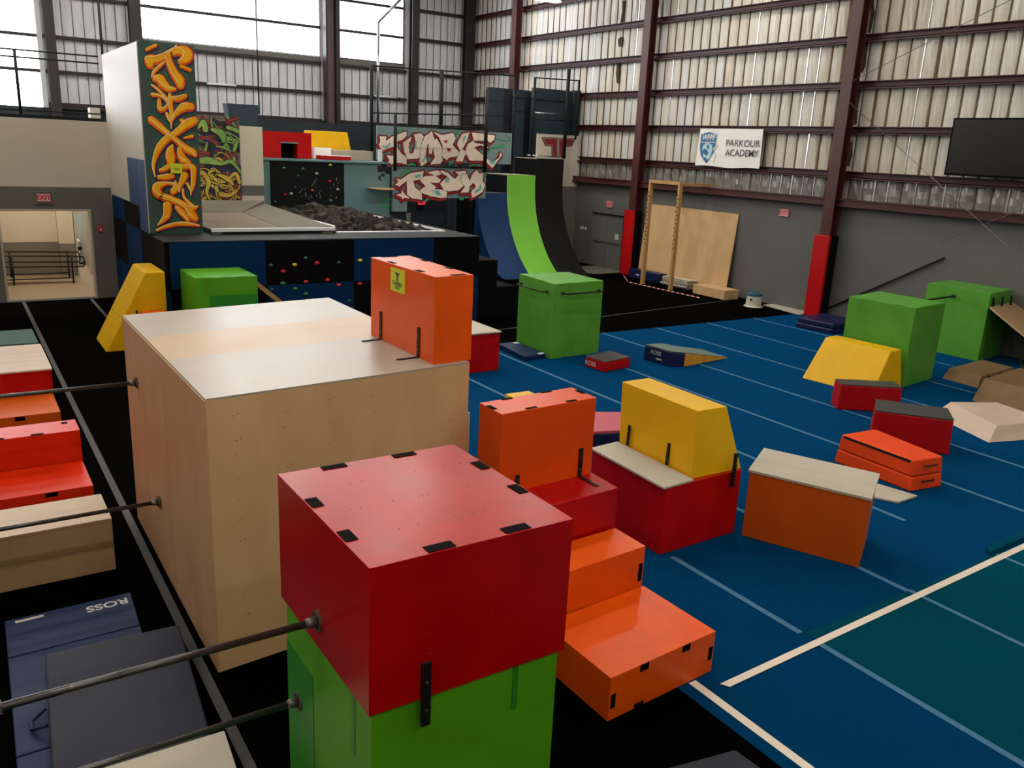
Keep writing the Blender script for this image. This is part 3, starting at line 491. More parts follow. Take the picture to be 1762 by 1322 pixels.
text('TUMBLE',.06,(3.638,7.53,3.09),(0,-1,0),(0,0,1),'ink','sticker_text',sk); text('TECH',.04,(3.638,7.53,3.05),(0,-1,0),(0,0,1),'ink','sticker_text',sk)
# --- near tower: green below, red above
t=thing('green_cube','green vault cube under the red one in the near foreground','vault box',(2.14,4.1,0))
MB().box(1.545,2.735,3.445,4.765,0,1.598,'green').build('body',t,bevel=.004)
MB().box(1.541,1.545,4.30,4.765,.3,1.30,'green_dk').build('repair_patch',t,label='darker green repainted patch')
MB().box(1.541,1.545,3.66,3.70,1.18,1.56,'green_dk').box(2.42,2.455,3.441,3.445,1.30,1.58,'green_dk').build('paint_mark',t)
t=thing('red_cube','big red vault cube on top of the green one in the near foreground','vault box',(2.14,4.1,1.6))
b=MB().box(1.52,2.76,3.42,4.79,1.60,2.44,'red')
pts=[(x+rr.uniform(-.004,.004),3.4195,z) for x in (1.86,2.24,2.60) for z in (1.86,1.98,2.10,2.20)]
screws(b,pts,(0,-1,0),'flange',.004)
pts=[(1.62+rr.random()*1.05,y+rr.uniform(-.006,.006),2.4405) for y in (3.75,4.1,4.45) for k in range(8)]
screws(b,pts,(0,0,1),'seam_dk',.005)
b.build('body',t,bevel=.004)
patches(t,[(1.565,3.80,.07,.13,0),(1.565,4.28,.07,.13,0),(2.715,3.92,.07,.14,0),(2.715,4.36,.07,.14,0),(1.87,4.75,.16,.06,0),(2.36,4.75,.16,.06,0),(1.93,3.465,.16,.07,0),(2.40,3.465,.16,.07,0)],2.4402)
strap(t,(1.84,3.4195,1.44),(1.84,3.4195,1.82),.05,(0,-1,0),th=.02)
# --- orange steps and red box right of the tower
t=thing('orange_step','low wide orange step block on the floor right of the green cube','step block',(4.6,4.9,0))
L=[(4.01,4.35),(5.275,4.43),(5.25,5.36),(4.0,5.27)]
MB().quadp(L,0.007,.412,'orange').build('body',t,bevel=.004)
def facep(t,a,c,u,z0,z1,w,name='edge_patch'):
    a=Vector((*a,0));c=Vector((*c,0));d=(c-a).normalized();n=Vector((d.y,-d.x,0))
    p=a+(c-a)*u
    q=[p-d*w/2,p+d*w/2,p+d*w/2+n*.004,p-d*w/2+n*.004]
    MB().hexa([(x.x,x.y,z0) for x in q],[(x.x,x.y,z1) for x in q],'patch').build(name,t)
facep(t,L[0],L[1],.30,.345,.41,.10);facep(t,L[0],L[1],.70,.345,.41,.10);facep(t,L[0],L[1],.035,.12,.25,.05);facep(t,L[0],L[1],.965,.14,.27,.05);facep(t,L[0],L[1],.28,.008,.05,.11)
t=thing('orange_step','narrower orange step block behind the low wide one, against the red box','step block',(4.6,5.6,0))
L=[(4.0,5.29),(5.24,5.37),(5.24,5.82),(4.0,5.76)]
MB().quadp(L,0.007,.83,'orange').build('body',t,bevel=.004)
facep(t,L[0],L[1],.965,.47,.66,.05)
t=thing('red_box','red vault box carrying the orange block, behind the orange steps','vault box',(4.6,6.2,0))
L=[(4.09,5.79),(5.27,5.86),(5.30,6.66),(4.09,6.60)]
MB().quadp(L,0.007,1.24,'red').build('body',t,bevel=.004)
t=thing('orange_block','orange vault block standing on the red box right of the plywood box','vault block',(4.7,6.5,1.24))
L=[(4.085,6.22),(5.26,6.29),(5.26,6.70),(4.085,6.62)]
MB().quadp(L,1.24,2.06,'orange_deep').build('body',t,bevel=.004)
patches(t,[(4.11,6.44,.05,.13,0),(4.45,6.27,.13,.04,.06),(4.95,6.30,.13,.04,.06),(4.4,6.62,.13,.04,.06),(4.9,6.66,.13,.04,.06),(5.23,6.52,.05,.13,0)],2.0602)
strap(t,(4.30,6.227,1.25),(4.30,6.227,1.42),.045,(0,-1,0)); strap(t,(5.10,6.275,1.25),(5.10,6.275,1.55),.045,(0,-1,0)); strap(t,(5.10,6.26,1.24),(5.10,5.98,1.24),.04,(0,0,1))
# --- small things peeking behind
t=thing('rose_block','low block with rose top and navy sides behind the orange block','soft block',(8.3,9.7,0))
MB().quadp([(7.68,9.28),(8.42,9.05),(8.86,9.80),(8.15,10.15)],.008,.36,'mat_navy').build('body',t,bevel=.01)
MB().quadp([(7.68,9.28),(8.42,9.05),(8.86,9.80),(8.15,10.15)],.36,.41,'pink').build('top',t,bevel=.01)
t=thing('yellow_block','yellow block barely peeking over the orange block beside the plywood box','vault block',(7.05,10.1,0))
MB().box(6.86,7.3,9.8,10.38,.005,.80,'yellow').build('body',t,bevel=.01)
# --- yellow wedge on red box with pale board
t=thing('red_box','wide red vault box with a yellow wedge and pale board on top','vault box',(7,7,0))
L=[(6.42,6.35),(7.68,6.37),(7.74,7.78),(6.46,7.72)]
MB().quadp(L,0.007,.83,'red').build('body',t,bevel=.004)
t=thing('landing_board','pale grey board lying on the red box in front of the yellow wedge','board',(6.6,7,.83))
MB().quadp([(6.37,6.33),(6.865,6.36),(6.91,7.78),(6.44,7.74)],.831,.858,'white_mat').build('board',t,bevel=.004)
t=thing('yellow_wedge','yellow block with one sloping end on the red box with the pale board','vault block',(7.2,7.1,.83))
q=[(6.895,6.42),(7.70,6.40),(7.78,7.80),(6.96,7.80)]; qt=[(6.96,6.50),(7.42,6.49),(7.44,7.86),(6.98,7.86)]
MB().quadp(q,.832,1.63,'yellow',top=qt).build('body',t,bevel=.006)
strap(t,(6.898,6.85,.86),(6.940,6.88,1.12),.045,(-1,0,0));strap(t,(6.928,7.60,.86),(6.948,7.61,1.12),.045,(-1,0,0))
strap(t,(7.50,6.345,.66),(7.50,6.345,1.08),.04,(0,-1,0),th=.03)
# --- orange box with pale lid, turned
t=thing('orange_box','orange brown box turned askew with a pale folded mat on top','vault box',(8.3,5.9,0))
L=[(7.70,6.26),(8.26,5.02),(9.04,5.45),(8.48,6.70)]
MB().quadp(L,0.007,.835,'orange_brown').build('body',t,bevel=.004)
t=thing('folded_mat','pale cream folded mat lying on the orange brown box','mat',(8.35,5.85,.835))
f=lambda p:tuple(8.37+(p[0]-8.37)*1.03 if i==0 else 5.86+(p[1]-5.86)*1.03 for i in range(2))
Lm=[f(p) for p in L]; mid1=lerp(Lm[0],Lm[3],.48);mid2=lerp(Lm[1],Lm[2],.48)
MB().quadp([Lm[0],Lm[1],mid2,mid1],.836,.868,'white_mat').build('panel',t,bevel=.004)
MB().quadp([mid1,mid2,Lm[2],Lm[3]],.836,.868,'white_mat').build('panel',t,bevel=.004)
# --- small pale board on floor near orange foam
t=tag(MB().quadp([(10.05,6.62),(10.43,5.93),(10.90,5.94),(10.75,6.62)],.007,.035,'white_mat').build('floor_board',bevel=.003),'small pale board lying on the blue floor before the orange foam box','board')
def foam(name,label,cat,L,z,m,cap=None,capm='grey_cap',taper=.94,split=None):
    t=thing(name,label,cat,(sum(p[0] for p in L)/4,sum(p[1] for p in L)/4,0))
    cx,cy=sum(p[0] for p in L)/4,sum(p[1] for p in L)/4
    tp=[(cx+(p[0]-cx)*taper,cy+(p[1]-cy)*taper) for p in L]
    if split:
        md=[lerp(a,b_,split/z) for a,b_ in zip(L,tp)]
        MB().quadp(L,.007,split-.006,m,top=md).build('lower_tier',t,bevel=.02); MB().quadp(md,split+.006,z,m,top=tp).build('upper_tier',t,bevel=.02)
    else: MB().quadp(L,.007,z,m,top=tp).build('body',t,bevel=.02)
    if cap: MB().quadp(tp,z,z+cap,capm).build('top_pad',t,bevel=.006)
    return t,L,tp
t,L,tp=foam('foam_plyo_box','orange two tier foam box with handles, nearest of the soft boxes','foam box',[(10.99,6.10),(11.62,6.01),(11.85,7.35),(11.05,7.42)],.46,'orange_foam',split=.22,taper=.93)
md=[lerp(a,b_,.90) for a,b_ in zip(L,tp)]; mt=[lerp(a,b_,.985) for a,b_ in zip(L,tp)]
MB().hexa([(md[0][0]-.006,md[0][1]+.05,.415),(md[0][0],md[0][1]+.05,.415),(md[3][0],md[3][1]-.05,.415),(md[3][0]-.006,md[3][1]-.05,.415)],[(mt[0][0]-.006,mt[0][1]+.05,.45),(mt[0][0],mt[0][1]+.05,.45),(mt[3][0],mt[3][1]-.05,.45),(mt[3][0]-.006,mt[3][1]-.05,.45)],'blackm').build('velcro_strip',t)
for z in (.14,.37): MB().tube([(11.17,6.065,z),(11.23,6.035,z+.01),(11.38,6.015,z+.01),(11.43,6.03,z)],.012,'blackm').build('handle',t)
t,L,tp=foam('foam_plyo_box','large red foam box with dark top behind the orange one','foam box',[(12.28,7.66),(13.05,6.73),(13.62,7.17),(12.92,8.09)],.585,'red_foam',cap=.02,taper=.97)
t,L,tp=foam('foam_plyo_box','red foam box with dark top nearest the yellow wedge by the tall green box','foam box',[(13.55,9.20),(14.49,8.53),(14.76,8.88),(13.80,9.54)],.485,'red_foam',cap=.015,taper=.97)
# --- low red block with grey top and wedge
t,L,tp=foam('low_foam_block','low red block with grey top in front of the railed green box','foam box',[(11.14,13.13),(11.98,13.28),(11.93,13.95),(11.08,13.72)],.22,'red_foam',cap=.015,taper=.98)
text('ROSS',.13,(11.093,13.55,.11),(.09,-1,0),(0,0,1),'label_white','label',t,xs=1.1)
t=thing('incline_wedge','navy and amber folding incline wedge on the blue floor','wedge mat',(13.4,13.3,0))
# tall end at left, slopes down to right
w=[(12.75,13.70),(12.81,12.98),(12.98,12.80),(13.13,12.82)]
b=MB(); b.hexa([(12.74,13.72,.006),(12.81,12.96,.006),(13.13,12.82,.006),(13.25,13.75,.006)],[(12.76,13.72,.33),(12.83,12.96,.33),(13.14,12.82,.30),(13.27,13.75,.30)],'mat_navy'); b.build('base_block',t,bevel=.02)
b=MB().hexa([(13.135,12.82,.006),(13.82,12.90,.006),(13.86,13.80,.006),(13.255,13.75,.006)],[(13.145,12.82,.30),(13.82,12.90,.17),(13.86,13.80,.17),(13.275,13.75,.30)],'wedge_yellow'); b.build('ramp_panel',t,bevel=.008)
b=MB().hexa([(13.85,12.91,.006),(14.68,13.0,.006),(14.70,13.85,.006),(13.88,13.80,.006)],[(13.85,12.91,.165),(14.68,13.0,.02),(14.70,13.85,.02),(13.88,13.80,.165)],'wedge_yellow'); b.build('ramp_panel',t,bevel=.006)
b=MB().add([(12.78,13.73,.338),(12.85,12.97,.338),(13.15,12.83,.312),(13.84,12.91,.178),(14.68,13.01,.028),(14.70,13.86,.028),(13.88,13.82,.178),(13.28,13.76,.312)],[(0,1,2,7),(7,2,3,6),(6,3,4,5)],'wedge_green'); 
o=b.build('sloped_top',t); so=o.modifiers.new('s','SOLIDIFY'); so.thickness=.006; so.offset=1
text('ROSS',.12,(12.765,13.35,.23),(.07,-1,0),(0,0,1),'label_white','label',t,xs=1.1)
MB().hexa([(12.772,13.34,.09),(12.79,13.18,.09),(12.783,13.18,.09),(12.765,13.34,.09)],[(12.772,13.34,.12),(12.79,13.18,.12),(12.783,13.18,.12),(12.765,13.34,.12)],'label_white').build('tag',t)
# --- red box with pale top far behind the big plywood box
t=thing('red_box','red vault box with pale board top, peeking out right of the plywood box','vault box',(8.9,14.9,0))
MB().box(8.25,9.19,14.20,15.40,0.006,.80,'red').build('body',t,bevel=.004)
tag(MB().box(8.22,9.21,14.17,15.43,.80,.83,'white_mat').build('landing_board',bevel=.004),'pale board on the red box right of the big plywood box','board')
# --- green box with grab rails
t=thing('railed_box','tall green box with two black grab rails, centre of the hall','vault box',(11.5,15.3,0))
G=[(10.75,14.53),(12.17,14.62),(12.20,16.0),(10.85,16.05)]
MB().quadp(G,0.006,1.67,'green_pale').build('body',t,bevel=.005)
patches(t,[(10.80,15.0,.05,.14,0),(10.82,15.6,.05,.14,0),(11.15,14.575,.14,.05,.06),(11.75,14.62,.14,.05,.06),(12.15,15.2,.05,.14,0),(11.3,16.0,.14,.05,0),(11.8,16.0,.14,.05,0)],1.6702,'green_dk')
def rail(t,a,b_,n,z):
    a=Vector(a);b_=Vector(b_);n=Vector(n).normalized(); q=MB()
    q.tube([a,a+n*.13,a+n*.15+(b_-a)*.06,b_+n*.15-(b_-a)*.06,b_+n*.13,b_],.017,'blackm',8)
    r=q.build('grab_rail',t,smooth=True)
    for p in (a,b_): MB().cyl(p,p+n*.012,.045,'flange',12).build('flange',r)
rail(t,(10.845,15.93,1.46),(10.765,14.80,1.46),(-1,.06,0),0); rail(t,(10.97,14.54,1.46),(12.02,14.605,1.46),(.05,-1,0),0)
t=thing('blue_mat','small thin blue mat on the floor left of the railed green box','mat',(10.4,15.2,0))
MB().quadp([(10.12,14.60),(10.72,14.68),(10.78,15.90),(10.24,15.88)],.006,.11,'mat_blue').build('mat',t,bevel=.012)
for q in ([(10.53,14.64),(10.70,14.66),(10.70,14.78),(10.54,14.76)],[(10.60,15.72),(10.74,15.72),(10.745,15.86),(10.62,15.86)]): MB().quadp(q,.11,.113,'label_white').build('corner_label',t)
# --- right hand group
t=thing('green_box','tall green box with notched top edges behind the yellow wedge','vault box',(17,10.5,0))
G=[(16.27,9.62),(17.66,9.80),(17.62,11.35),(16.15,11.10)]
MB().quadp(G,0.007,1.69,'green_pale').build('body',t,bevel=.005)
patches(t,[(16.26,10.0,.05,.14,0),(16.22,10.6,.05,.14,0),(16.7,9.70,.14,.05,.1),(17.25,9.78,.14,.05,.1),(17.6,10.3,.05,.14,0),(17.6,10.9,.05,.14,0),(16.6,11.15,.14,.05,.1),(17.2,11.25,.14,.05,.1)],1.6902,'green_dk')
t=thing('yellow_wedge','yellow block with a sloping front leaning toward the red foam boxes','vault block',(15.6,10.5,0))
q=[(14.89,10.90),(15.18,9.25),(16.20,9.62),(15.95,11.2)]; 
b=MB().hexa([(14.88,11.06,.006),(15.03,9.50,.006),(16.16,9.56,.006),(16.05,11.18,.006)],[(15.58,11.13,.83),(15.72,9.66,.83),(16.12,9.68,.83),(16.02,11.18,.83)],'yellow'); b.build('body',t,bevel=.02)
t=thing('green_box','farther tall green box beside the right wall, holding one end of a bar','vault box',(21.2,11.2,0))
G=[(20.40,10.28),(21.72,10.45),(21.70,12.02),(20.42,11.88)]
MB().quadp(G,0.007,1.67,'green_pale').build('body',t,bevel=.005)
patches(t,[(20.45,10.7,.05,.14,0),(20.45,11.4,.05,.14,0),(20.8,10.36,.14,.05,.1),(21.35,10.43,.14,.05,.1),(20.9,11.9,.14,.05,.1),(21.4,11.95,.14,.05,.1),(21.68,11,.05,.14,0)],1.6702,'green_dk')
t=thing('steel_bar','short dark bar between the two tall green boxes on the right','bar',(19,11.2,1.45))
MB().cyl((17.645,10.9,1.46),(20.40,11.15,1.46),.022,'blackm',10).build('bar',t,smooth=True)
MB().cyl((20.385,11.15,1.46),(20.40,11.15,1.46),.055,'flange',12).build('flange',t)
# tilted plywood sheet held at the right edge
t=thing('tilted_board','plywood sheet sloping down beside the far green box at the right edge','board',(20.9,9.8,0))
b=MB().hexa([(20.35,10.22,1.32),(21.78,10.40,1.32),(21.78,9.0,.62),(20.05,8.75,.62)],[(20.37,10.24,1.36),(21.80,10.42,1.36),(21.80,9.02,.66),(20.07,8.77,.66)],'ply_dim'); b.build('sheet',t)
for x in (20.55,20.95,21.35): MB().hexa([(x,10.24,1.34),(x+.07,10.25,1.34),(x+.07,10.29,1.34),(x,10.28,1.34)],[(x+.01,10.26,1.56),(x+.05,10.27,1.56),(x+.05,10.30,1.56),(x+.01,10.29,1.56)],'blackm').build('hook',t)
MB().hexa([(21.0,9.1,.006),(21.06,9.1,.006),(21.06,9.16,.006),(21.0,9.16,.006)],[(21.0,9.1,.68),(21.06,9.1,.68),(21.06,9.16,.68),(21.0,9.16,.68)],'blackm').build('support_leg',t)
tag(MB().cyl((19.3,8.6,.06),(21.6,9.9,.06),.035,'galv',10).build('floor_tube',smooth=True),'grey metal tube lying on the floor under the tilted plywood sheet','tube')
# plywood blocks at the right edge
t=thing('plywood_block','low brown plywood block behind the sloped one at the right edge','vault block',(18.9,9.3,0))
MB().hexa([(17.93,9.72,.006),(17.85,8.88,.006),(19.7,9.05,.006),(19.75,9.9,.006)],[(18.12,9.70,.22),(18.10,8.98,.22),(19.70,9.12,.22),(19.75,9.86,.22)],'ply_block').build('body',t,bevel=.006)
t=thing('plywood_block','brown plywood block with sloping left side at the right edge','vault block',(17.8,8.1,0))
MB().hexa([(16.75,8.40,.006),(16.65,7.15,.006),(18.9,7.3,.006),(18.95,8.5,.006)],[(17.12,8.42,.42),(17.14,7.62,.42),(18.85,7.75,.42),(18.85,8.60,.42)],'ply_block').build('body',t,bevel=.006)
patches(t,[(17.35,8.46,.14,.045,.1),(17.9,8.52,.14,.045,.1),(17.30,7.66,.16,.04,.05)],.4202)
t=thing('plywood_block','pale plywood wedge block with splayed sides on the blue floor, right edge','vault block',(15.3,7.3,0))
MB().hexa([(14.35,6.78,.006),(15.9,6.35,.006),(16.6,7.5,.006),(15.0,8.20,.006)],[(14.72,6.88,.23),(15.98,6.60,.23),(16.25,7.68,.23),(15.40,8.10,.23)],'ply_pink').build('body',t,bevel=.006)
# teal low mat at right edge
tag(MB().quadp([(9.98,4.44),(13.0,4.52),(13.0,4.64),(10.10,4.55)],.013,.06,'teal_carpet').build('low_mat',bevel=.01),'low teal mat just above the white tape line at the right edge','mat')
# blue rolls
for i,(z,dx) in enumerate(((0.007,0),(.147,.05))):
    tag(MB().quadp([(19.50+dx,14.95),(19.62+dx,13.85),(20.9,13.8),(20.9,15.1)],z,z+.135,'mat_navy').build('folded_mat',bevel=.03),('lower' if i==0 else 'upper')+' dark blue folded mat left of the tall green box by the red pad','mat')
# long pole leaning along the right wall
t=tag(MB().cyl((21.797,16.0,.05),(21.797,12.35,2.20),.028,'blackm',10).build('long_pole',smooth=True),'long black pole leaning diagonally on the grey right wall','pole')
# mat bottom right
tag(MB().quadp([(3.35,3.0),(4.60,3.20),(4.58,3.52),(3.55,3.72)],.003,.10,'mat_grey').build('grey_mat',bevel=.015),'corner of a grey blue mat on black floor at the bottom edge','mat')
# --- bars
def bar(label,y0,z0,xf,xe,ye,coup=False,r=.021):
    t=thing('pull_up_bar',label,'bar',(xf,y0,z0))
    MB().cyl((xf-.06,y0,z0),(xe,ye,z0),r,'pipe',14).build('pipe',t,smooth=True)
    f=MB().cyl((xf,y0,z0),(xf-.012,y0,z0),.062,'flange',18)
    for k in range(4):
        a=k*math.pi/2+.78; f.cyl((xf-.012,y0+.043*math.cos(a),z0+.043*math.sin(a)),(xf-.017,y0+.043*math.cos(a),z0+.043*math.sin(a)),.007,'blackm',6)
    f.build('wall_flange',t); MB().cyl((xf-.012,y0,z0),(xf-.075,y0,z0),.036,'flange',14,r1=.027).build('coupling',t,smooth=True)
    MB().cyl((-1.2,ye,0),(-1.2,ye,z0+.15),.04,'pipe',12).build('upright',t,smooth=True)
    if coup: MB().cyl((-.04,ye,z0),(-.16,ye,z0),.034,'flange',14).build('end_coupling',t,smooth=True)
bar('grey pipe bar fixed to the far end of the big plywood box',9.42,1.83,1.495,-1.2,9.42)
bar('grey pipe bar fixed low on the big plywood box, passing over the plywood step',8.58,.78,1.49,-1.2,8.58)
bar('thick grey pipe bar fixed to the red cube, crossing above the blue mats',4.13,1.775,1.52,-1.2,4.13,True)
bar('grey pipe bar fixed to the green cube near the bottom edge of the photo',4.56,.96,1.541,-1.0,4.56)
# --- left edge items
tag(MB().box(-.6,1.20,18.25,19.55,.0,.40,'teal_mat').build('teal_block',bevel=.01),'teal block behind the pale topped red box at the left edge','soft block')
t=thing('red_box','red box with pale boards on top at the left edge','vault box',(.2,15.3,0))
MB().box(-.8,1.09,14.50,16.30,0,.775,'red').build('body',t,bevel=.004)
for i in range(3): MB().box(-.8,1.10,14.48+i*.61,15.08+i*.61,.776,.80,'ply_pink').build('top_board',t)
t=thing('orange_step','amber orange step with one dark slot in front of the pale topped red box','step block',(.2,13.9,0))
MB().box(-.8,1.07,13.40,14.48,0,.41,'orange_brown').build('body',t,bevel=.004); facep(t,(-.8,13.40),(1.07,13.40),.72,.34,.40,.13)
t=thing('red_orange_box','red orange box with pale pink notched top at the left edge','vault box',(.2,11.4,0))
MB().box(-.8,1.085,11.19,11.66,0,.81,'orange_red').build('body',t,bevel=.004)
patches(t,[(.95,11.55,.07,.07,0),(.20,11.215,.14,.05,0),(-.25,11.215,.14,.05,0),(.15,11.63,.14,.05,0),(.62,11.215,.14,.05,0)],.8102)
t=thing('red_orange_step','low red orange step joined before the notched box at the left edge','step block',(.2,10.7,0))
MB().box(-.8,1.08,10.27,11.17,0,.41,'orange_red').build('body',t,bevel=.004)
for u in (.36,.77): facep(t,(-.8,10.27),(1.08,10.27),u,.35,.405,.13)
MB().box(.99,1.082,10.266,10.27,.12,.26,'patch').build('edge_patch',t)
t=thing('plywood_step','low plywood box with a seam under a pipe bar at the left edge','step block',(.2,9,0))
MB().box(-.8,1.07,8.84,9.55,0,.275,'ply_dim').build('lower_half',t,bevel=.004); MB().box(-.8,1.07,8.84,9.55,.279,.56,'ply_dim').build('upper_half',t,bevel=.004)
MB().box(-.8,1.07,8.84,9.55,.56,.58,'ply_tan').build('top_sheet',t)
t=thing('panel_mat','blue folding panel mat with white brand lettering lying on black floor','mat',(.5,7,0))
L0=[(-.05,5.6),(1.04,7.36),(1.10,8.18),(.03,8.16)]
q=[(-.03,5.45),(.98,5.45),(1.10,8.18),(.03,8.16)]
for u0,u1 in ((0,.24),(.245,.49),(.495,.75),(.755,1)):
    p=[lerp(q[3],q[0],u0),lerp(q[2],q[1],u0),lerp(q[2],q[1],u1),lerp(q[3],q[0],u1)][::-1]
    MB().quadp(p,.0,.055,'mat_blue').build('panel',t,bevel=.01)
text('ROSS',.15,(.87,8.03,.056),(-1,-.03,0),(0,-1,0),'label_white','label',t,xs=1.05,bold=.003)
MB().quadp([(.11,8.07),(.34,8.08),(.34,8.12),(.11,8.11)],.055,.057,'plate').build('label_strip',t)
t=thing('crash_mat','grey topped crash mat lying on the blue panel mat','mat',(.8,6.3,.055))
q=[(.17,5.45),(1.19,5.45),(1.33,7.12),(.28,7.18)]
MB().quadp(q,.057,.16,'mat_navy').build('side',t,bevel=.02); MB().quadp(q,.16,.20,'mat_grey').build('top',t,bevel=.015)
for y in (5.5,6.3): MB().tube([(.17+.075*(y-5.1)/2-.01,y,.12),(.11,y+.06,.05+.03),(.11,y+.16,.08),(.17+.075*(y-5.1)/2,y+.22,.12)],.015,'mat_navy').build('handle',t)
tag(MB().quadp([(.35,4.0),(1.16,4.0),(1.262,5.37),(.30,5.39)],.0,.30,'white_mat').build('pale_block',bevel=.006),'pale block whose corner shows under the bars at the bottom edge','soft block')
# --- far left yellow wedge, green box, orange bit
t=thing('yellow_ramp','tall yellow ramp block behind the left corner of the plywood box','vault block',(3.0,19.0,0))
b=MB().prism([(2.42,0),(3.66,0),(3.66,1.62),(3.28,1.62)],'y',18.62,19.98,'yellow')
b.build('body',t,bevel=.02)
strap(t,(3.06,18.617,.50),(3.06,18.617,.84),.04,(0,-1,0))
MB().hexa([(2.775,18.61,.665),(2.79,18.61,.665),(2.79,19.99,.665),(2.775,19.99,.665)],[(2.775,18.61,.675),(2.79,18.61,.675),(2.79,19.99,.675),(2.775,19.99,.675)],'seam_br').build('seam',t)
tag(MB().box(3.12,3.60,18.1,18.58,0,.83,'orange_deep').build('orange_block',bevel=.006),'sliver of an orange block between the yellow ramp and the plywood box','vault block')
t=thing('green_box','green box behind the plywood box, before the blue deck','vault box',(4.6,18,0))
MB().box(3.98,5.22,17.40,18.70,0,1.65,'green').build('body',t,bevel=.005)
MB().box(4.25,5.21,17.396,17.40,.7,1.28,'green_dk').build('repair_patch',t)
patches(t,[(4.15,17.45,.14,.05,0),(4.6,17.43,.2,.04,0),(4.95,17.43,.12,.04,0),(5.19,17.7,.05,.14,0),(5.19,18.3,.05,.14,0),(4.05,18.3,.05,.14,0)],1.6502,'green_dk')
t=tag(MB().hexa([(5.36,18.05,1.36),(5.40,18.05,1.44),(5.40,18.55,1.44),(5.36,18.55,1.36)],[(6.90,18.05,.0),(6.98,18.05,.08),(6.98,18.55,.08),(6.90,18.55,.0)],'wood').build('leaning_plank'),'narrow wooden plank leaning right of the far green box','board')
# ================================================================ LOBBY FITTINGS
t=thing('ramp_railing','black handrail on the lobby ramp seen through the doorway','railing',(2.1,27.8,0))
for y,dz,x0,x1 in ((27.75,0,-.6,3.02),(28.75,0,-.6,3.0)):
    pts_hi=[(x0,y,.90),(2.92,y,.79),(3.20,y,.77),(3.23,y,.70),(3.23,y,.53),(3.20,y,.48),(x0,y,.58)]
    MB().tube(pts_hi,.02,'blackm').tube([(x0,y,.17),(2.90,y,.16)],.018,'blackm').build('rail',t,smooth=True)
    for x in (.2,1.38,2.90): MB().cyl((x,y,.0),(x,y,.84),.024,'blackm').build('post',t,smooth=True)
tag(MB().prism([(-.8,0),(2.98,0),(2.98,.03),(-.8,.14)],'y',27.85,29.18,'tan_floor').build('lobby_ramp'),'low tan concrete ramp behind the black railing in the lobby','ramp')
t=thing('office_stool','dark swivel stool seen through the office door beyond the lobby','stool',(3.45,31.6,0))
MB().cyl((3.45,31.6,.05),(3.45,31.6,.5),.03,'blackm').cyl((3.45,31.6,.5),(3.45,31.6,.60),.2,'blackm',14).build('seat',t)
MB().tube([(3.22,31.6,.05),(3.68,31.6,.05)],.03,'blackm').tube([(3.45,31.4,.05),(3.45,31.8,.05)],.03,'blackm').build('base',t)
tag(MB().box(3.1,3.67,32.2,32.9,.68,.74,'white').box(3.12,3.16,32.25,32.29,0,.68,'white').box(3.6,3.64,32.25,32.29,0,.68,'white').build('office_table'),'white table top in the blue office beyond the lobby','table')
t=thing('fire_alarm_switch','small red fire alarm switch on the grey wall right of the doorway','switch',(3.36,YA,1.8))
MB().box(3.31,3.42,YA-.05,YA,1.78,1.92,'holdr').build('box',t,bevel=.006); MB().box(3.36,3.39,YA-.055,YA-.05,1.81,1.87,'white').build('lever',t)
def exit_sign(label,o,ux,w,h,face,letter,bars=False,txt='EXIT'):
    t=thing('exit_sign',label,'exit sign',o); ux=Vector(ux);un=ux.cross(Vector((0,0,1))); o=Vector(o)
    def q(a0,a1,z0,z1,d0,d1,m):
        P=lambda a,d,z: tuple(o+ux*a+un*d+Vector((0,0,z)))
        return MB().hexa([P(a0,d0,z0),P(a1,d0,z0),P(a1,d1,z0),P(a0,d1,z0)],[P(a0,d0,z1),P(a1,d0,z1),P(a1,d1,z1),P(a0,d1,z1)],m)
    q(-w/2,w/2,-h/2,h/2,.0,.06,face).build('housing',t,bevel=.004)
    text(txt,h*.85,o+un*.0615,ux,(0,0,1),letter,'letters',t,xs=.95,bold=h*.02)
    if bars:
        for z in (-h/2-.06,h/2+.03): q(-w/2-.05,w/2+.05,z,z+.025,.0,.05,'flange').build('mounting_bar',t)
exit_sign('red and white exit sign above the lobby doorway',(2.10,YA-.001,2.66),(1,0,0),.30,.19,'exit_w','exit_r',True)
exit_sign('exit sign above the grey double door on the right wall',(21.849,26.2,2.50),(0,-1,0),.34,.22,'exit_w','exit_r')
exit_sign('exit sign on the wide grey right wall above the plywood sheet',(21.849,17.72,2.90),(0,-1,0),.34,.21,'exit_w','exit_r')
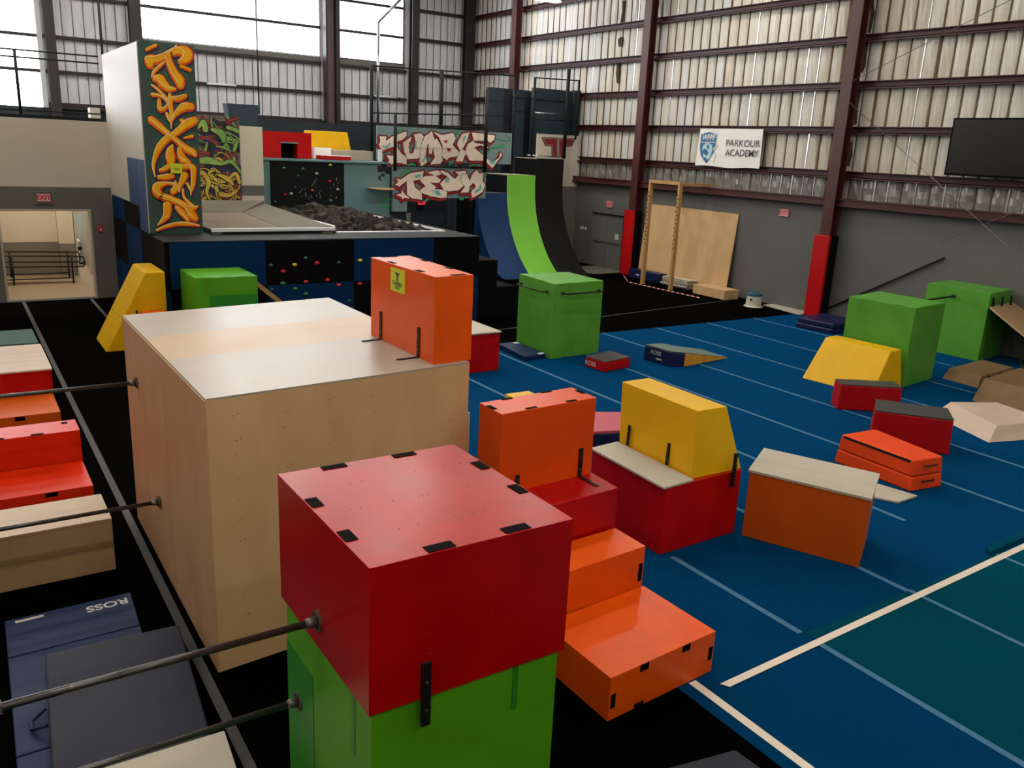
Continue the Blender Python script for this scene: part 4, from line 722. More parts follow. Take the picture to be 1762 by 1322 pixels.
# double door on the right wall
t=thing('double_door','grey metal double door on the right wall beside the red padded column','door',(21.85,26.2,0))
MB().box(21.80,21.85,25.30,25.36,0,2.08,'wall_grey2').box(21.80,21.85,27.12,27.18,0,2.08,'wall_grey2').box(21.80,21.85,25.36,27.12,2.02,2.08,'wall_grey2').box(21.77,21.85,25.30,27.18,2.08,2.13,'blackm').build('frame',t)
for y0,y1 in ((25.37,26.23),(26.25,27.11)):
    d=MB().box(21.815,21.85,y0,y1,.02,2.01,'wall_grey').build('leaf',t,bevel=.004)
    MB().box(21.79,21.815,y0+.05,y1-.05,.98,1.05,'flange').build('push_bar',d)
MB().box(21.81,21.815,25.50,25.72,1.18,1.40,'plate').build('notice',t)
for y in (25.45,26.24): MB().cyl((21.80,y,.06),(21.78,y,.06),.04,'galv',10).build('door_stop',t)
def plates(label,pts,ux):
    t=thing('switch_plates',label,'switch plate',pts[0]); ux=Vector(ux);un=ux.cross(Vector((0,0,1)))
    for p in pts:
        p=Vector(p); a=p-ux*.05;b_=p+ux*.05
        MB().hexa([tuple(a-Vector((0,0,.06))),tuple(b_-Vector((0,0,.06))),tuple(b_-Vector((0,0,.06))+un*.01),tuple(a-Vector((0,0,.06))+un*.01)],[tuple(a+Vector((0,0,.06))),tuple(b_+Vector((0,0,.06))),tuple(b_+Vector((0,0,.06))+un*.01),tuple(a+Vector((0,0,.06))+un*.01)],'label_white').build('plate',t)
plates('three pale switch plates left of the grey double door on the right wall',[(21.849,27.95,1.42),(21.849,27.80,1.42),(21.849,27.65,1.42)],(0,-1,0))
plates('three pale switch plates on the cream and grey wall right of the black ramp',[(20.75,28.379,1.42),(20.93,28.379,1.42),(21.10,28.379,1.42)],(1,0,0))
tag(MB().box(20.15,21.78,24.85,26.7,.0,.03,'grey_rub').build('door_mat',bevel=.005),'flat grey rubber mat on the floor in front of the grey double door','mat')
# ================================================================ RIGHT WALL THINGS
t=thing('banner','white banner with a blue shield and dark lettering hung on the insulated wall','banner',(21.7,20.3,4.2))
# slightly rippled cloth
b=MB(); nu,nv=24,8; vs=[]
for j in range(nv+1):
    for i in range(nu+1):
        u,v=i/nu,j/nv; y=21.58-u*(21.58-18.84)+.08*(1-v)*(u<.01); z=4.17+v*1.22+ (.02*math.sin(u*9))*(1-v)
        vs.append((21.70+.012*math.sin(u*14+v*3)*(.4+v),y,z))
b.add(vs,[(j*(nu+1)+i,j*(nu+1)+i+1,(j+1)*(nu+1)+i+1,(j+1)*(nu+1)+i) for j in range(nv) for i in range(nu)],'banner')
o=b.build('cloth',t,smooth=True)
XB=21.683
def px(poly,m,d=0,n='shield'):
    n_=len(poly); vs=[Vector((p[0],p[1],0)) for p in poly]; q=MB()
    for tr in geometry.tessellate_polygon([vs]): q.add([(XB-d,vs[i].x,vs[i].y) for i in tr],[(0,1,2)],m)
    return q.build(n,t)
px([(21.50,5.20),(21.14,5.28),(20.78,5.21),(20.80,4.80),(20.84,4.62),(21.10,4.30),(21.16,4.28),(21.42,4.50),(21.50,4.75)],'logo_blue')
px([(21.47,4.955),(20.83,4.97),(20.83,4.945),(21.47,4.93)],'banner',.002,'shield_line')
px([(21.38,4.70),(21.36,4.82),(21.25,4.91),(21.10,4.92),(20.96,4.86),(20.90,4.74),(20.93,4.62),(20.97,4.50),(21.06,4.38),(21.12,4.40),(21.18,4.46),(21.28,4.44),(21.32,4.55),(21.30,4.62)],'logo_teal',.002,'globe')
px([(21.33,4.72),(21.22,4.74),(21.12,4.66),(21.06,4.58),(21.16,4.50),(21.26,4.56),(21.34,4.62)],'logo_blue',.004,'globe_land')
px([(21.18,4.86),(21.10,4.88),(21.05,4.78),(21.10,4.70),(21.17,4.78)],'logo_blue',.004,'globe_land')
px([(20.95,4.85),(20.88,4.75),(20.72,4.88),(20.66,4.93),(20.68,4.86),(20.84,4.66),(20.78,4.60),(20.76,4.50),(20.84,4.30),(20.80,4.30),(20.72,4.52),(20.76,4.62),(20.82,4.66)],'plate',.003,'runner_outline')
text('WFPF',.26,(XB-.006,21.14,5.10),(0,-1,0),(0,0,1),'banner','lettering',t,xs=.92,shear=.2,bold=.004)
text('PARKOUR',.305,(XB-.004,19.62,4.93),(0,-1,0),(0,0,1),'ink','lettering',t,xs=1.04)
text('ACADEMY',.30,(XB-.004,19.62,4.63),(0,-1,0),(0,0,1),'ink','lettering',t,xs=1.0,bold=.002)
t=thing('wall_screen','large black flat screen mounted high on the insulated wall, right edge','screen',(21.5,11.6,4.2))
MB().box(21.52,21.60,10.35,12.62,4.30,5.70,'side_black').build('casing',t,bevel=.01); MB().box(21.512,21.52,10.40,12.57,4.35,5.66,'tv').build('display',t)
MB().box(21.60,21.93,11.2,11.8,4.8,5.2,'blackm').build('mount',t)
# brace cables crossing in front of the right wall
for l,p0,p1 in (('thin brace cable rising from the right column toward the upper right',(21.35,15.6,6.68),(21.5,10.2,9.0)),('thin brace cable dropping from the right column toward the lower right',(21.35,15.6,6.1),(21.5,9.2,1.7)),('thin brace cable crossing the grey wall below the beam at the right edge',(21.5,12.4,2.6),(21.5,9.6,4.1))):
    tag(MB().cyl(p0,p1,.009,'flange',6).build('brace_cable'),l,'cable')
# ladder frame
t=thing('ladder_frame','tall wooden peg board frame with two notched posts by the leaning plywood','climbing frame',(20.9,21.7,0))
for y in (22.43,21.0):
    p=MB().box(20.40,20.54,y-.05,y+.05,0,3.52,'wood').build('post',t,bevel=.004)
    for k in range(14):
        z=1.45+k*.135
        MB().cyl((20.405,y+.02 if k%2 else y-.02,z),(20.385,y+.02 if k%2 else y-.02,z),.022,'blackm',8).build('peg_hole',p)
MB().box(20.40,20.54,20.95,22.48,3.52,3.62,'wood').build('top_beam',t,bevel=.004)
for y in (20.97,22.40): MB().box(20.54,21.84,y-.04,y+.06,3.49,3.60,'wood').build('wall_arm',t,bevel=.004)
# leaning plywood
tag(MB().hexa([(21.60,24.0,.03),(21.63,24.0,.03),(21.63,19.55,.03),(21.60,19.55,.03)],[(21.81,24.0,2.70),(21.84,24.0,2.70),(21.84,19.55,2.70),(21.81,19.55,2.70)],'ply').build('plywood_sheet'),'large plywood sheet leaning on the grey right wall behind the wooden posts','board')
for k in range(6):
    dx=rr.uniform(-.06,.06);dy=rr.uniform(-.06,.06)
    tag(MB().box(21.0+dx+.1,21.55,20.85+dy,22.15+dy,.006+k*.055,.05+k*.055,'white_mat').build('folded_mat',bevel=.01),['lowest','second','third','fourth','fifth','topmost'][k]+' pale grey mat of the low stack beside the plywood sheet','mat',group='stacked pale mats by the leaning plywood')
tag(MB().box(20.88,21.56,18.93,20.35,0,.30,'ply').build('plywood_block',bevel=.006),'low plywood box on the floor at the foot of the leaning plywood sheet','vault box')
tag(MB().box(21.15,21.55,22.35,24.0,.0,.33,'mat_navy').build('navy_mat_block',bevel=.02),'navy folded mat between red column pad and pale mat stack','mat')
tag(MB().box(21.143,21.15,23.4,23.55,.12,.17,'label_white').build('mat_label'),'small white label on the navy folded mat by the red column pad','label')
t=thing('bucket','white plastic bucket with blue lid near the right wall','bucket',(20.95,17.75,0))
MB().cyl((20.95,17.75,.0),(20.95,17.75,.03),.30,'bucket',24,r1=.27).cyl((20.95,17.75,.03),(20.95,17.75,.34),.245,'bucket',24,r1=.225).build('body',t,smooth=False)
MB().cyl((20.95,17.75,.34),(20.95,17.75,.40),.24,'lid_blue',24,r1=.235).cyl((20.95,17.75,.40),(20.95,17.75,.455),.235,'lid_blue',24,r1=.15).build('lid',t)
MB().box(20.70,20.72,17.62,17.70,.22,.26,'blackm').build('logo_mark',t)
b=MB()
pr_=[(21.09,24.2),(20.10,22.78),(20.23,19.38)]
tot=0
for a,c in zip(pr_,pr_[1:]):
    a=Vector((*a,.03));c=Vector((*c,.03));n=int((c-a).length/.11)
    for i in range(n): b.cyl(a+(c-a)*(i/n),a+(c-a)*((i+1)/n),.018,'label_white' if i%2 else 'red_foam',8)
tag(b.build('floor_rope'),'red and white rope lying on the black carpet around the wooden frame','rope')
tag(MB().quadp([(21.35,17.7),(21.15,16.15),(21.84,16.15),(21.84,17.7)],.006,.03,'white_mat').build('floor_board'),'flat pale board on the floor left of the right column pad','board')
# ================================================================ DECK
t=thing('deck_platform','big blue and black checkered platform deck with climbing holds on its front','platform',(7.5,22,0))
DX0,DX1,DY0,DY1,DZ=3.80,11.40,18.80,26.35,2.22
b=MB().box(DX0,DX1,DY0,19.95,0,DZ-.03,'side_black').box(DX0,DX1,19.95,DY1,0,1.55,'side_black').box(DX0,5.0,19.95,DY1,1.55,DZ-.03,'side_black')
b.build('body',t)
xs=[3.80,5.84,7.94,10.07,11.40]
for i in range(4):
    for r,(z0,z1) in enumerate(((0,1.2),(1.2,2.19))):
        m='side_black' if (i+r)%2==0 else 'side_blue'
        p=MB().box(xs[i]+.004,xs[i+1]-.004,DY0-.03,DY0,z0+.004,z1,m).build('front_panel',t,bevel=.004)
ys=[(18.80,21.26,0),(21.26,23.2,1),(23.2,25.03,2)]
for y0,y1,c in ys:
    rows=((0,1.15),(1.15,2.19)) if c==0 else ((0,1.12),(1.12,2.2),(2.2,2.75))
    cols={0:['side_blue','side_black'],1:['side_blue','side_blue','side_black'],2:['side_blue','side_black','side_blue']}[c]
    for (z0,z1),m in zip(rows,cols): MB().box(3.71,3.80,y0+.004,y1-.004,z0+.004,z1,m).build('side_panel',t,bevel=.004)
MB().box(3.71,DX1,DY0-.03,19.95,DZ-.03,DZ,'deck_top').build('deck_surface',t,bevel=.006)
MB().box(3.80,5.0,19.95,25.03,DZ-.03,DZ,'deck_top').build('deck_surface',t)
MB().box(DX1-.35,DX1,19.95,DY1,1.55,DZ,'deck_top').build('deck_surface',t)
hold_col=['holdb','holdy','holdr','holdb','holdy','holdb','holdr','holdg','holdr','holdr','holdr','holdr','holdb','holdg','holdg','holdb']
H=[(5.95,1.66),(6.49,1.65),(7.02,1.67),(7.55,1.67),(8.09,1.7),(6.75,1.8),(6.22,1.51),(6.21,1.24),(6.75,1.25),(7.27,1.27),(7.55,1.14),(8.08,1.14),(5.95,1.11),(6.49,1.1),(6.74,.97),(7.81,.75)]
def hold(t,x,y,z,m,s=.06):
    b=MB(); n=8
    rings=[]
    for (d,rf) in ((0,1.0),(.35,1.05),(.75,.75),(1.0,.3)):
        rings.append([(x+s*rf*math.cos(6.283*k/n)*rr.uniform(.8,1.15),y-d*s*.8,z+s*.7*rf*math.sin(6.283*k/n)*rr.uniform(.8,1.15)) for k in range(n)])
    vs=sum(rings,[]);fs=[(j*n+i,j*n+(i+1)%n,(j+1)*n+(i+1)%n,(j+1)*n+i) for j in range(3) for i in range(n)]+[tuple(range(3*n,4*n))]
    b.add(vs,fs,m); return b.build('climbing_hold',t,smooth=True)
for (x,z),m in zip(H,hold_col): hold(t,x,DY0-.03,z,m,.06 if m!='holdb' else .045)
# steps right of the deck
t=thing('platform_steps','black carpeted steps going down from the right end of the deck','steps',(12,19.4,0))
MB().box(11.42,12.10,18.95,20.3,0,1.57,'side_black').build('upper_step',t,bevel=.02); MB().box(12.11,12.72,18.95,20.3,0,.85,'side_black').build('lower_step',t,bevel=.02)
# trampoline
t=thing('trampoline','pale trampoline bed with slanted tan pads set into the deck','trampoline',(6.5,22,DZ))
MB().box(5.0,7.90,19.96,20.06,1.6,2.35,'pad_tan').box(4.98,7.95,19.93,20.0,2.28,2.36,'frame_white').build('front_frame',t,bevel=.01)
MB().box(5.2,7.6,19.925,19.935,2.24,2.27,'side_black').build('slot',t)
MB().add([(5.0,20.08,2.33),(6.7,20.08,2.33),(6.9,24.2,2.36),(5.0,24.2,2.36)],[(0,1,2,3)],'tramp').add([(5.0,20.08,2.30),(6.7,20.08,2.30),(6.9,24.2,2.33),(5.0,24.2,2.33)],[(3,2,1,0)],'tramp').build('bed',t)
MB().hexa([(6.7,20.08,2.30),(7.92,20.08,2.30),(7.92,25.4,2.30),(6.9,24.2,2.30)],[(6.72,20.08,2.335),(7.92,20.08,2.37),(7.92,25.4,2.52),(6.92,24.2,2.37)],'pad_tan').build('side_pad',t)
MB().hexa([(5.0,24.22,2.30),(6.9,24.22,2.30),(7.92,25.45,2.30),(5.0,25.45,2.30)],[(5.0,24.22,2.37),(6.9,24.22,2.37),(7.92,25.45,2.60),(5.0,25.45,2.60)],'pad_tan').build('back_pad',t)
MB().box(7.90,7.97,20.0,25.4,2.30,2.40,'frame_white').build('edge_rail',t,bevel=.01)
# foam pit
t=thing('foam_pit_rim','white edged rim of the foam pit in the deck','foam pit',(9.5,23,DZ))
MB().box(7.99,11.05,19.96,20.05,2.2,2.25,'frame_white').build('front_edge',t,bevel=.008)
MB().box(10.96,11.05,20.05,26.2,2.2,2.25,'frame_white').build('side_edge',t,bevel=.008)
cu=[]
for k in range(3):
    b=MB(); s=.115; 
    vs=[(x*s*rr.uniform(.85,1.1),y*s*rr.uniform(.85,1.1),z*s*rr.uniform(.85,1.1)) for z in (-1,1) for x,y in ((-1,-1),(1,-1),(1,1),(-1,1))]
    b.hexa(vs[:4],vs[4:],'foam' if k else 'foam2'); o=b.build('foam_cube',bevel=.012); tag(o,'dark grey foam cube in the pit beside the trampoline','foam cube','foam cubes in the pit'); cu.append(o)
first=[True]*3
idx=0
for i in range(11):
    for j in range(19):
        x=8.14+i*.275+rr.uniform(-.06,.06); y=20.30+j*.315+rr.uniform(-.07,.07)
        if x>10.8 or y>26.0: continue
        hgt_=.20*math.exp(-((x-9.5)/1.2)**2)+.10*(y-20)/6
        z=1.98+hgt_+rr.uniform(0,.16)
        k=idx%3; idx+=1
        src=cu[k]
        if first[k]: o=src; first[k]=False
        else: o=src.copy(); COL.objects.link(o)
        o.location=(x,y,z); o.rotation_euler=(rr.uniform(-.6,.6),rr.uniform(-.6,.6),rr.uniform(0,3)); o.scale=(1,rr.uniform(.7,1.2),rr.uniform(.6,1.1))
tag(MB().box(7.98,10.95,20.06,26.2,1.56,1.92,'foam').build('pit_filling',kind='stuff'),'dense bed of dark foam beneath the loose cubes in the pit','foam filling',kind='stuff')
# ================================================================ TOWER with TEXAS lettering
t=thing('graffiti_tower','tall white tower with orange graffiti lettering on its green front','tower',(4.3,22.6,0))
XT0,XT1,YT=3.80,4.88,20.30
MB().box(XT0,XT1,YT+.03,YA-.05,DZ,6.24,'wall_white').box(3.72,XT0,YT+.03,YA-.05,2.76,6.24,'wall_white').box(3.72,XT0,YT+.03,21.255,DZ,2.76,'wall_white').build('body',t,bevel=.006)
MB().box(3.715,3.72,YT+.04,22.38,DZ,3.81,'tower_blue').box(3.711,3.7145,21.27,22.38,2.76,3.81,'tower_blue').build('blue_panel',t)
pn=MB().box(3.74,XT1,YT,YT+.03,DZ,6.26,'tex_bg').build('front_panel',t)
TX=[[(p[0],p[1],p[2]*1.16) for p in s] for s in ART['TEXAS']]; cl=(3.742,4.878,2.225,6.255)
b=MB()
for s in TX: fat(b,s,YT-.002,'tex_glow',grow=.058,clip=cl)
b.cnt=0
for s in TX: fat(b,s,YT-.006,'tex_bg',grow=.040,clip=cl)
b.cnt=0
for s in TX: fat(b,s,YT-.010,'tex_pur',grow=.014,dx=.028,dz=-.03,clip=cl)
b.cnt=0
for k,s in enumerate(TX):
    y=YT-.0140-k*.0009
    fat(b,s,y,'tex_pur',grow=.010,clip=cl)
    fat(b,s,y-.0012*0-.0025,'tex_org',grow=0,clip=cl)
    fat(b,s,y-.005,'tex_yel',mul=.70,dx=-.002,dz=.018,clip=cl)
    if len(s)>2: fat(b,[(p[0]-p[2]*.72,p[1]+p[2]*.58,.010) for p in s],y-.0075,'tex_hi',clip=cl)
b.build('graffiti_lettering',pn)
MB().box(4.235,4.478,YT-.075,YT-.07,3.555,3.765,'sticker').box(4.235,4.478,YT-.07,YT-.0005,3.70,3.72,'sticker').build('sticker',pn,label='yellow safety sticker')
text('TUMBLE',.045,(4.356,YT-.077,3.655),(1,0,0),(0,0,1),'ink','sticker_text',pn); text('TECH',.03,(4.356,YT-.077,3.62),(1,0,0),(0,0,1),'ink','sticker_text',pn)
# ---- second graffiti panel
Y2=25.85
t=thing('mural_board','dense lime, yellow and red graffiti panel right of the tall tower','graffiti panel',(6.8,Y2,2.6))
MB().box(5.95,7.38,Y2,Y2+.08,2.30,4.95,'g2_bg').build('panel',t)
cl=(5.955,7.375,2.46,4.945)
rg=random.Random(21)
def sw(b,y,m,cx,cz,l,r,a,curl):
    pts=[]; x,z=cx,cz
    for i in range(6):
        pts.append((x,z,r*(1-.75*abs(i/5-.35)))); x+=l/5*math.cos(a); z+=l/5*math.sin(a); a+=curl/5
    return pts
b=MB()
lay=0
for zone,(z0,z1,cols) in enumerate((( 3.55,4.75,['g2_navy','g2_red','g2_blk','g2_red','lime','lime']),(2.55,3.65,['g2_blk','g2_navy','g2_red','g2_blk','g2_yel','g2_yel']))):
    for ci,m in enumerate(cols):
        n=(16,14,10,12,15,15)[ci]; r0=(.17,.12,.12,.07,.050,.022)[ci]
        for k in range(n):
            pts=sw(b,0,m,rg.uniform(5.95,7.35),rg.uniform(z0,z1),rg.uniform(.35,.9),r0*rg.uniform(.6,1.2),rg.uniform(0,6.28),rg.uniform(-3.5,3.5))
            y=Y2-.002-lay*.0004; lay+=1
            if ci>=4: fat(b,pts,y,'g2_blk',grow=.018,clip=cl); 
            fat(b,pts,y-.002,m,clip=cl)
for pts,m in (([(6.0,3.62,.02),(6.4,3.70,.10),(6.8,3.62,.05),(7.1,3.68,.05),(7.37,3.35,.03)],'lime'),([(6.15,4.5,.02),(6.35,4.75,.07),(6.4,4.55,.08)],'lime'),([(6.6,4.55,.05),(6.85,4.45,.10),(6.9,4.25,.05)],'lime'),([(7.0,4.75,.02),(7.15,4.85,.03),(7.3,4.88,.02)],'crimson'),([(6.05,3.2,.07),(6.25,3.35,.06),(6.42,3.1,.06),(6.35,2.8,.04),(6.45,2.55,.02)],'g2_yel'),([(6.75,2.75,.07),(7.0,2.72,.05),(7.2,2.85,.04)],'g2_yel'),([(6.7,3.3,.03),(6.95,3.2,.07),(7.1,3.05,.04)],'g2_yel'),([(7.0,3.2,.03),(7.2,3.35,.05),(7.3,3.1,.05)],'g2_yel')):
    y=Y2-.002-lay*.0004; lay+=8
    fat(b,pts,y,'g2_blk',grow=.022,clip=cl); fat(b,pts,y-.003,m,clip=cl)
b.build('graffiti_lettering',t)
# beige pillar
t=thing('beige_pillar','beige pillar with a grey band between the graffiti panel and climbing wall','pillar',(7.8,26.3,0))
MB().box(7.42,8.10,26.0,26.34,2.22,2.70,'wall_white').box(7.42,8.10,26.0,26.34,2.70,3.0,'wall_grey').box(7.42,8.10,26.0,26.34,3.0,4.70,'beige').build('shaft',t)
tag(MB().hexa([(7.5,27.2,4.72),(8.30,27.2,4.72),(8.30,27.7,4.72),(7.5,27.7,4.72)],[(7.42,27.2,5.35),(8.42,27.2,5.35),(8.42,27.7,5.35),(7.42,27.7,5.35)],'navy_lt').build('dark_bin',bevel=.01),'dark slate bin standing above the beige pillar','bin')
# back blocks carrying upper platform
t=thing('climbing_wall_platform','blue grey and black climbing wall block behind the foam pit','platform',(10.2,28,0))
MB().box(8.20,12.45,26.40,31,0,3.74,'bluegrey').build('body',t)
p=MB().box(8.42,10.82,26.365,26.40,2.0,3.73,'chalk').build('climbing_panel',t)
for (x,z,m) in ((8.85,3.52,'holdg'),(9.45,3.52,'holdg'),(10.35,3.66,'holdy'),(9.9,3.38,'holdw'),(10.33,3.15,'holdr'),(9.75,2.86,'holdr'),(8.87,2.72,'holdr'),(9.06,2.75,'holdw'),(8.55,2.50,'holdb'),(9.15,2.28,'holdw'),(9.75,2.28,'holdw'),(10.33,2.28,'holdg'),(10.35,2.55,'holdg'),(9.3,3.3,'holdb'),(9.2,2.95,'holdb'),(10.6,2.9,'holdw')): hold(p,x,26.365,z,m,.055 if m!='holdb' else .04)
rg=random.Random(4)
b=MB()
for k in range(26):
    x=rg.uniform(9.3,10.7);z=rg.uniform(2.6,3.2); fat(b,[(x,z,.007),(x+rg.uniform(-.04,.04),z+rg.uniform(-.12,.12),.006)],26.362,'holdw' if k%3 else 'bluegrey',n=6)
b.build('chalk_marks',p)
MB().box(8.2,12.45,26.33,31,3.74,3.80,'bluegrey').build('platform_edge',t,bevel=.005)
b=MB()
for q in ART['BLK']: polyf(b,q,26.393,'g2_blk')
for q in ART['GRN3']: fat(b,q,26.39,'lawn')
b.build('painted_marks',t)
tag(MB().prism([(11.6,2.98),(12.44,2.98),(12.44,2.93),(11.9,2.93)],'y',26.0,26.36,'ply').build('ledge_board'),'small plywood ledge left of the lower graffiti lettering','shelf')
t=thing('red_box','red box with a square black hole on the upper platform at the back','vault box',(9.4,27.4,3.8))
MB().box(8.40,8.99,27.0,27.9,3.81,4.60,'red').box(9.52,9.98,27.0,27.9,3.81,4.60,'red').box(8.99,9.52,27.0,27.9,4.27,4.60,'red').box(8.99,9.52,27.4,27.9,3.81,4.27,'side_black').build('body',t)
MB().box(8.97,9.54,26.985,27.0,4.26,4.30,'bluegrey').build('lintel',t)
tag(MB().hexa([(10.35,28.1,3.81),(11.85,28.1,3.81),(11.85,28.8,3.81),(10.35,28.8,3.81)],[(10.37,28.15,4.70),(11.68,28.15,4.70),(11.68,28.75,4.70),(10.37,28.75,4.70)],'yellow').build('yellow_block',bevel=.01),'yellow block on the upper platform behind the pale boxes','vault block')
tag(MB().hexa([(10.15,27.35,3.81),(10.80,27.35,3.81),(10.80,27.9,3.81),(10.15,27.9,3.81)],[(10.22,27.4,4.17),(10.80,27.4,4.17),(10.80,27.85,4.17),(10.22,27.85,4.17)],'white').build('white_block',bevel=.006),'white block on the upper platform right of the holed red box','vault block')
tag(MB().box(10.82,12.25,27.3,27.9,3.81,4.12,'ply_light').build('plywood_block',bevel=.006),'long plywood box on the upper platform in front of the yellow block','vault box')
t=thing('red_mat','thin red mat with white top on the upper platform edge','mat',(10.6,26.9,3.8))
MB().box(10.2,11.2,26.7,27.2,3.81,3.93,'red_foam').build('body',t,bevel=.01); MB().box(10.2,11.2,26.7,27.2,3.93,3.95,'white').build('top',t)
tag(MB().box(12.28,12.40,26.9,27.0,3.81,4.2,'frame_white').build('white_post'),'short white post at the right end of the upper platform','post')
# ---- navy backdrop walls
t=thing('navy_backdrop','dark navy partition behind the upper platform below the far wall panels','partition',(11,31.5,0))
MB().box(7.0,16.9,31.4,31.6,0,5.02,'navy').build('panel',t)
# ---- TUMBLE mural and TESH mural
def mural(name,label,y,x0,x1,z0,z1,letters,off,holes,teals,greens,th=.08):
    t=thing(name,label,'graffiti panel',((x0+x1)/2,y,z0))
    MB().box(x0,x1,y,y+th,z0,z1,'mural_bg').build('panel',t)
    b=MB()
    for g in greens: 
        fat(b,g,y-.002,'maroon',grow=.008); fat(b,g,y-.005,'lawn')
    b.cnt=0
    for q in letters: polyf(b,q,y-.009,'maroon',dx=-off*.6,dz=-off); outl(b,q,y-.0085,'maroon',.055,dx=-off*.6,dz=-off); outl(b,q,y-.0085,'maroon',.045)
    for q in letters: polyf(b,q,y-.0125,'crimson',dx=-off*.6,dz=-off); outl(b,q,y-.012,'crimson',.032,dx=-off*.6,dz=-off); outl(b,q,y-.012,'crimson',.026)
    for k,q in enumerate(letters):
        outl(b,q,y-.0165-k*.0025,'maroon',.014); polyf(b,q,y-.0180-k*.0025,'cream')
    yy=y-.0185-len(letters)*.0025
    for q in holes: polyf(b,q,yy,'crimson')
    for q in teals: polyf(b,q,yy-.001,'aqua')
    b.build('graffiti_lettering',t); return t
mural('mural_board','wide grey panel with upper cream and red graffiti word behind the mesh fence',27.0,12.26,17.62,3.86,4.97,ART['TUMBLE'],.055,ART['TUMHOLE'],ART['TEAL1'],ART['GRN1'])
mural('mural_board','lower grey panel with cream and red graffiti word above the dark opening',26.2,12.46,16.08,2.68,3.68,ART['TESH'],.055,[],ART['TEAL2'],ART['GRN2'])
tag(MB().box(12.46,13.0,26.2,26.3,2.22,2.68,'mural_bg').build('grey_post_panel'),'short blue grey panel under the left end of the lower graffiti word','partition')
tag(MB().box(12.46,16.05,28.9,29.0,0,3.6,'navy').build('navy_partition'),'dark partition in the opening under the lower graffiti word','partition')
t=exit_sign('glowing red exit sign in the dark opening under the graffiti word',(14.9,28.85,2.30),(1,0,0),.30,.2,'g2_blk','exit_glow')
for x in (12.9,13.85): tag(MB().box(x,x+.14,27.9,27.95,1.68,2.02,'plate').build('light_slit'),('left' if x<13 else 'right')+' small pale panel seen in the dark opening beyond the deck','panel')
# ---- curved ramps
prof=[(24.70,0.0),(24.96,.03),(25.20,.14),(25.45,.33),(25.70,.55),(25.92,.79),(26.15,1.08),(26.35,1.39),(26.55,1.78),(26.70,2.17),(26.80,2.62),(26.85,3.1),(26.86,3.5),(26.86,4.13)]
def ramp(label,x0,x1,ztop,m,back,side,yb):
    t=thing('curved_ramp',label,'ramp',((x0+x1)/2,25,0))
    P=[p for p in prof if p[1]<ztop]+[(26.86 if ztop>3 else 26.82,ztop)]
    b=MB(); vs=[(x,y,z) for (y,z) in P for x in (x0,x1)]; n=len(P)
    b.add(vs,[(2*i,2*i+1,2*i+3,2*i+2) for i in range(n-1)],m)
    o=b.build('riding_surface',t,smooth=True)
    poly=[(24.72,0.001)]+[(p[0]+.012,p[1]-.004) for p in P[1:-1]]+[(P[-1][0]+.012,ztop-.03),(yb,ztop-.03),(yb,0.001)]
    b=MB(); b.prism(poly,'x',x0+.005,x1-.005,side); b.build('body',t)
    MB().box(x0,x1,P[-1][0],yb,ztop-.028,ztop,'ply_light').build('top_deck',t); return t
ramp('blue curved warped wall ramp, lowest of the three',16.12,17.38,2.84,'ramp_blue',0,'side_blue',26.98)
ramp('bright green curved warped wall ramp, middle of the three',17.39,18.66,3.50,'ramp_green',0,'side_black',28.3)
ramp('black curved warped wall ramp, tallest of the three',18.67,19.95,4.13,'ramp_black',0,'side_black',28.3)
tag(MB().box(16.12,17.38,27.1,28.3,0,2.83,'side_black').build('ramp_landing'),'dark landing block behind the blue curved ramp','platform')
# ---- logo wall
t=thing('logo_wall','cream wall with a dark red double letter emblem beside the black ramp','wall panel',(21,28.4,0))
MB().box(19.75,21.90,28.40,28.5,3.27,5.05,'wall_pale').box(19.75,21.849,28.40,28.5,3.05,3.27,'wall_pale').box(19.75,21.849,28.40,28.5,0,3.05,'wall_grey2').build('panel',t)
b=MB()
for q in ART['LOGO']: polyf(b,q,28.396,'g2_blk')
for q in ART['LOGOIN']: outl(b,q,28.392,'wall_white',.012); 
for q in ART['LOGOIN']: polyf(b,q,28.388,'logo_red')
b.build('emblem',t)
# ---- tall dark blue panels
t=thing('navy_tower_panels','tall dark blue panel wall behind the black ramp','partition',(19.5,29.3,0))
MB().box(17.85,18.6,29.2,29.3,0,6.65,'navy_lt').build('panel',t); MB().box(18.4,20.6,29.9,30.0,0,6.72,'navy').build('panel',t)
MB().box(18.58,18.62,29.3,29.95,0,6.6,'navy').build('return_panel',t)
MB().box(19.25,19.8,29.5,29.6,0,6.65,'navy_lt').build('panel',t); MB().box(19.75,21.83,28.9,29.0,0,6.78,'navy_lt').build('panel',t); MB().box(21.6,21.9,28.6,28.9,3.5,6.8,'navy').build('return_panel',t)
MB().box(18.6,21.8,28.88,28.9,6.30,6.36,'blackm').build('ledge',t)
# ---- fences with chain link
def mesh_link(t,x0,x1,z0,z1,y,step=.09,r=.0035):
    b=MB(); w=x1-x0; h=z1-z0; k=-h
    while k<w:
        a=max(0,k); c=min(w,k+h)
        if c>a+.01:
            b.cyl((x0+a,y,z0+(a-k)),(x0+c,y,z0+(c-k)),r,'blackm',3); b.cyl((x0+a,y+.006,z1-(a-k)),(x0+c,y+.006,z1-(c-k)),r,'blackm',3)
        k+=step
    return b.build('chain_link',t)
t=thing('mesh_fence','front black mesh fence standing before the upper graffiti word','fence',(14.5,26.1,3.6))
def post(t,x,y,z0,z1,r=.05): return MB().cyl((x,y,z0),(x,y,z1),r,'black_steel',10).build('post',t,smooth=True)
post(t,12.50,26.12,3.55,5.32,.055); post(t,15.96,26.12,3.6,6.33,.065)
for z in (3.72,5.05): MB().cyl((12.50,26.12,z-.02),(15.96,26.12,z+.04),.022,'black_steel').build('rail',t,smooth=True)
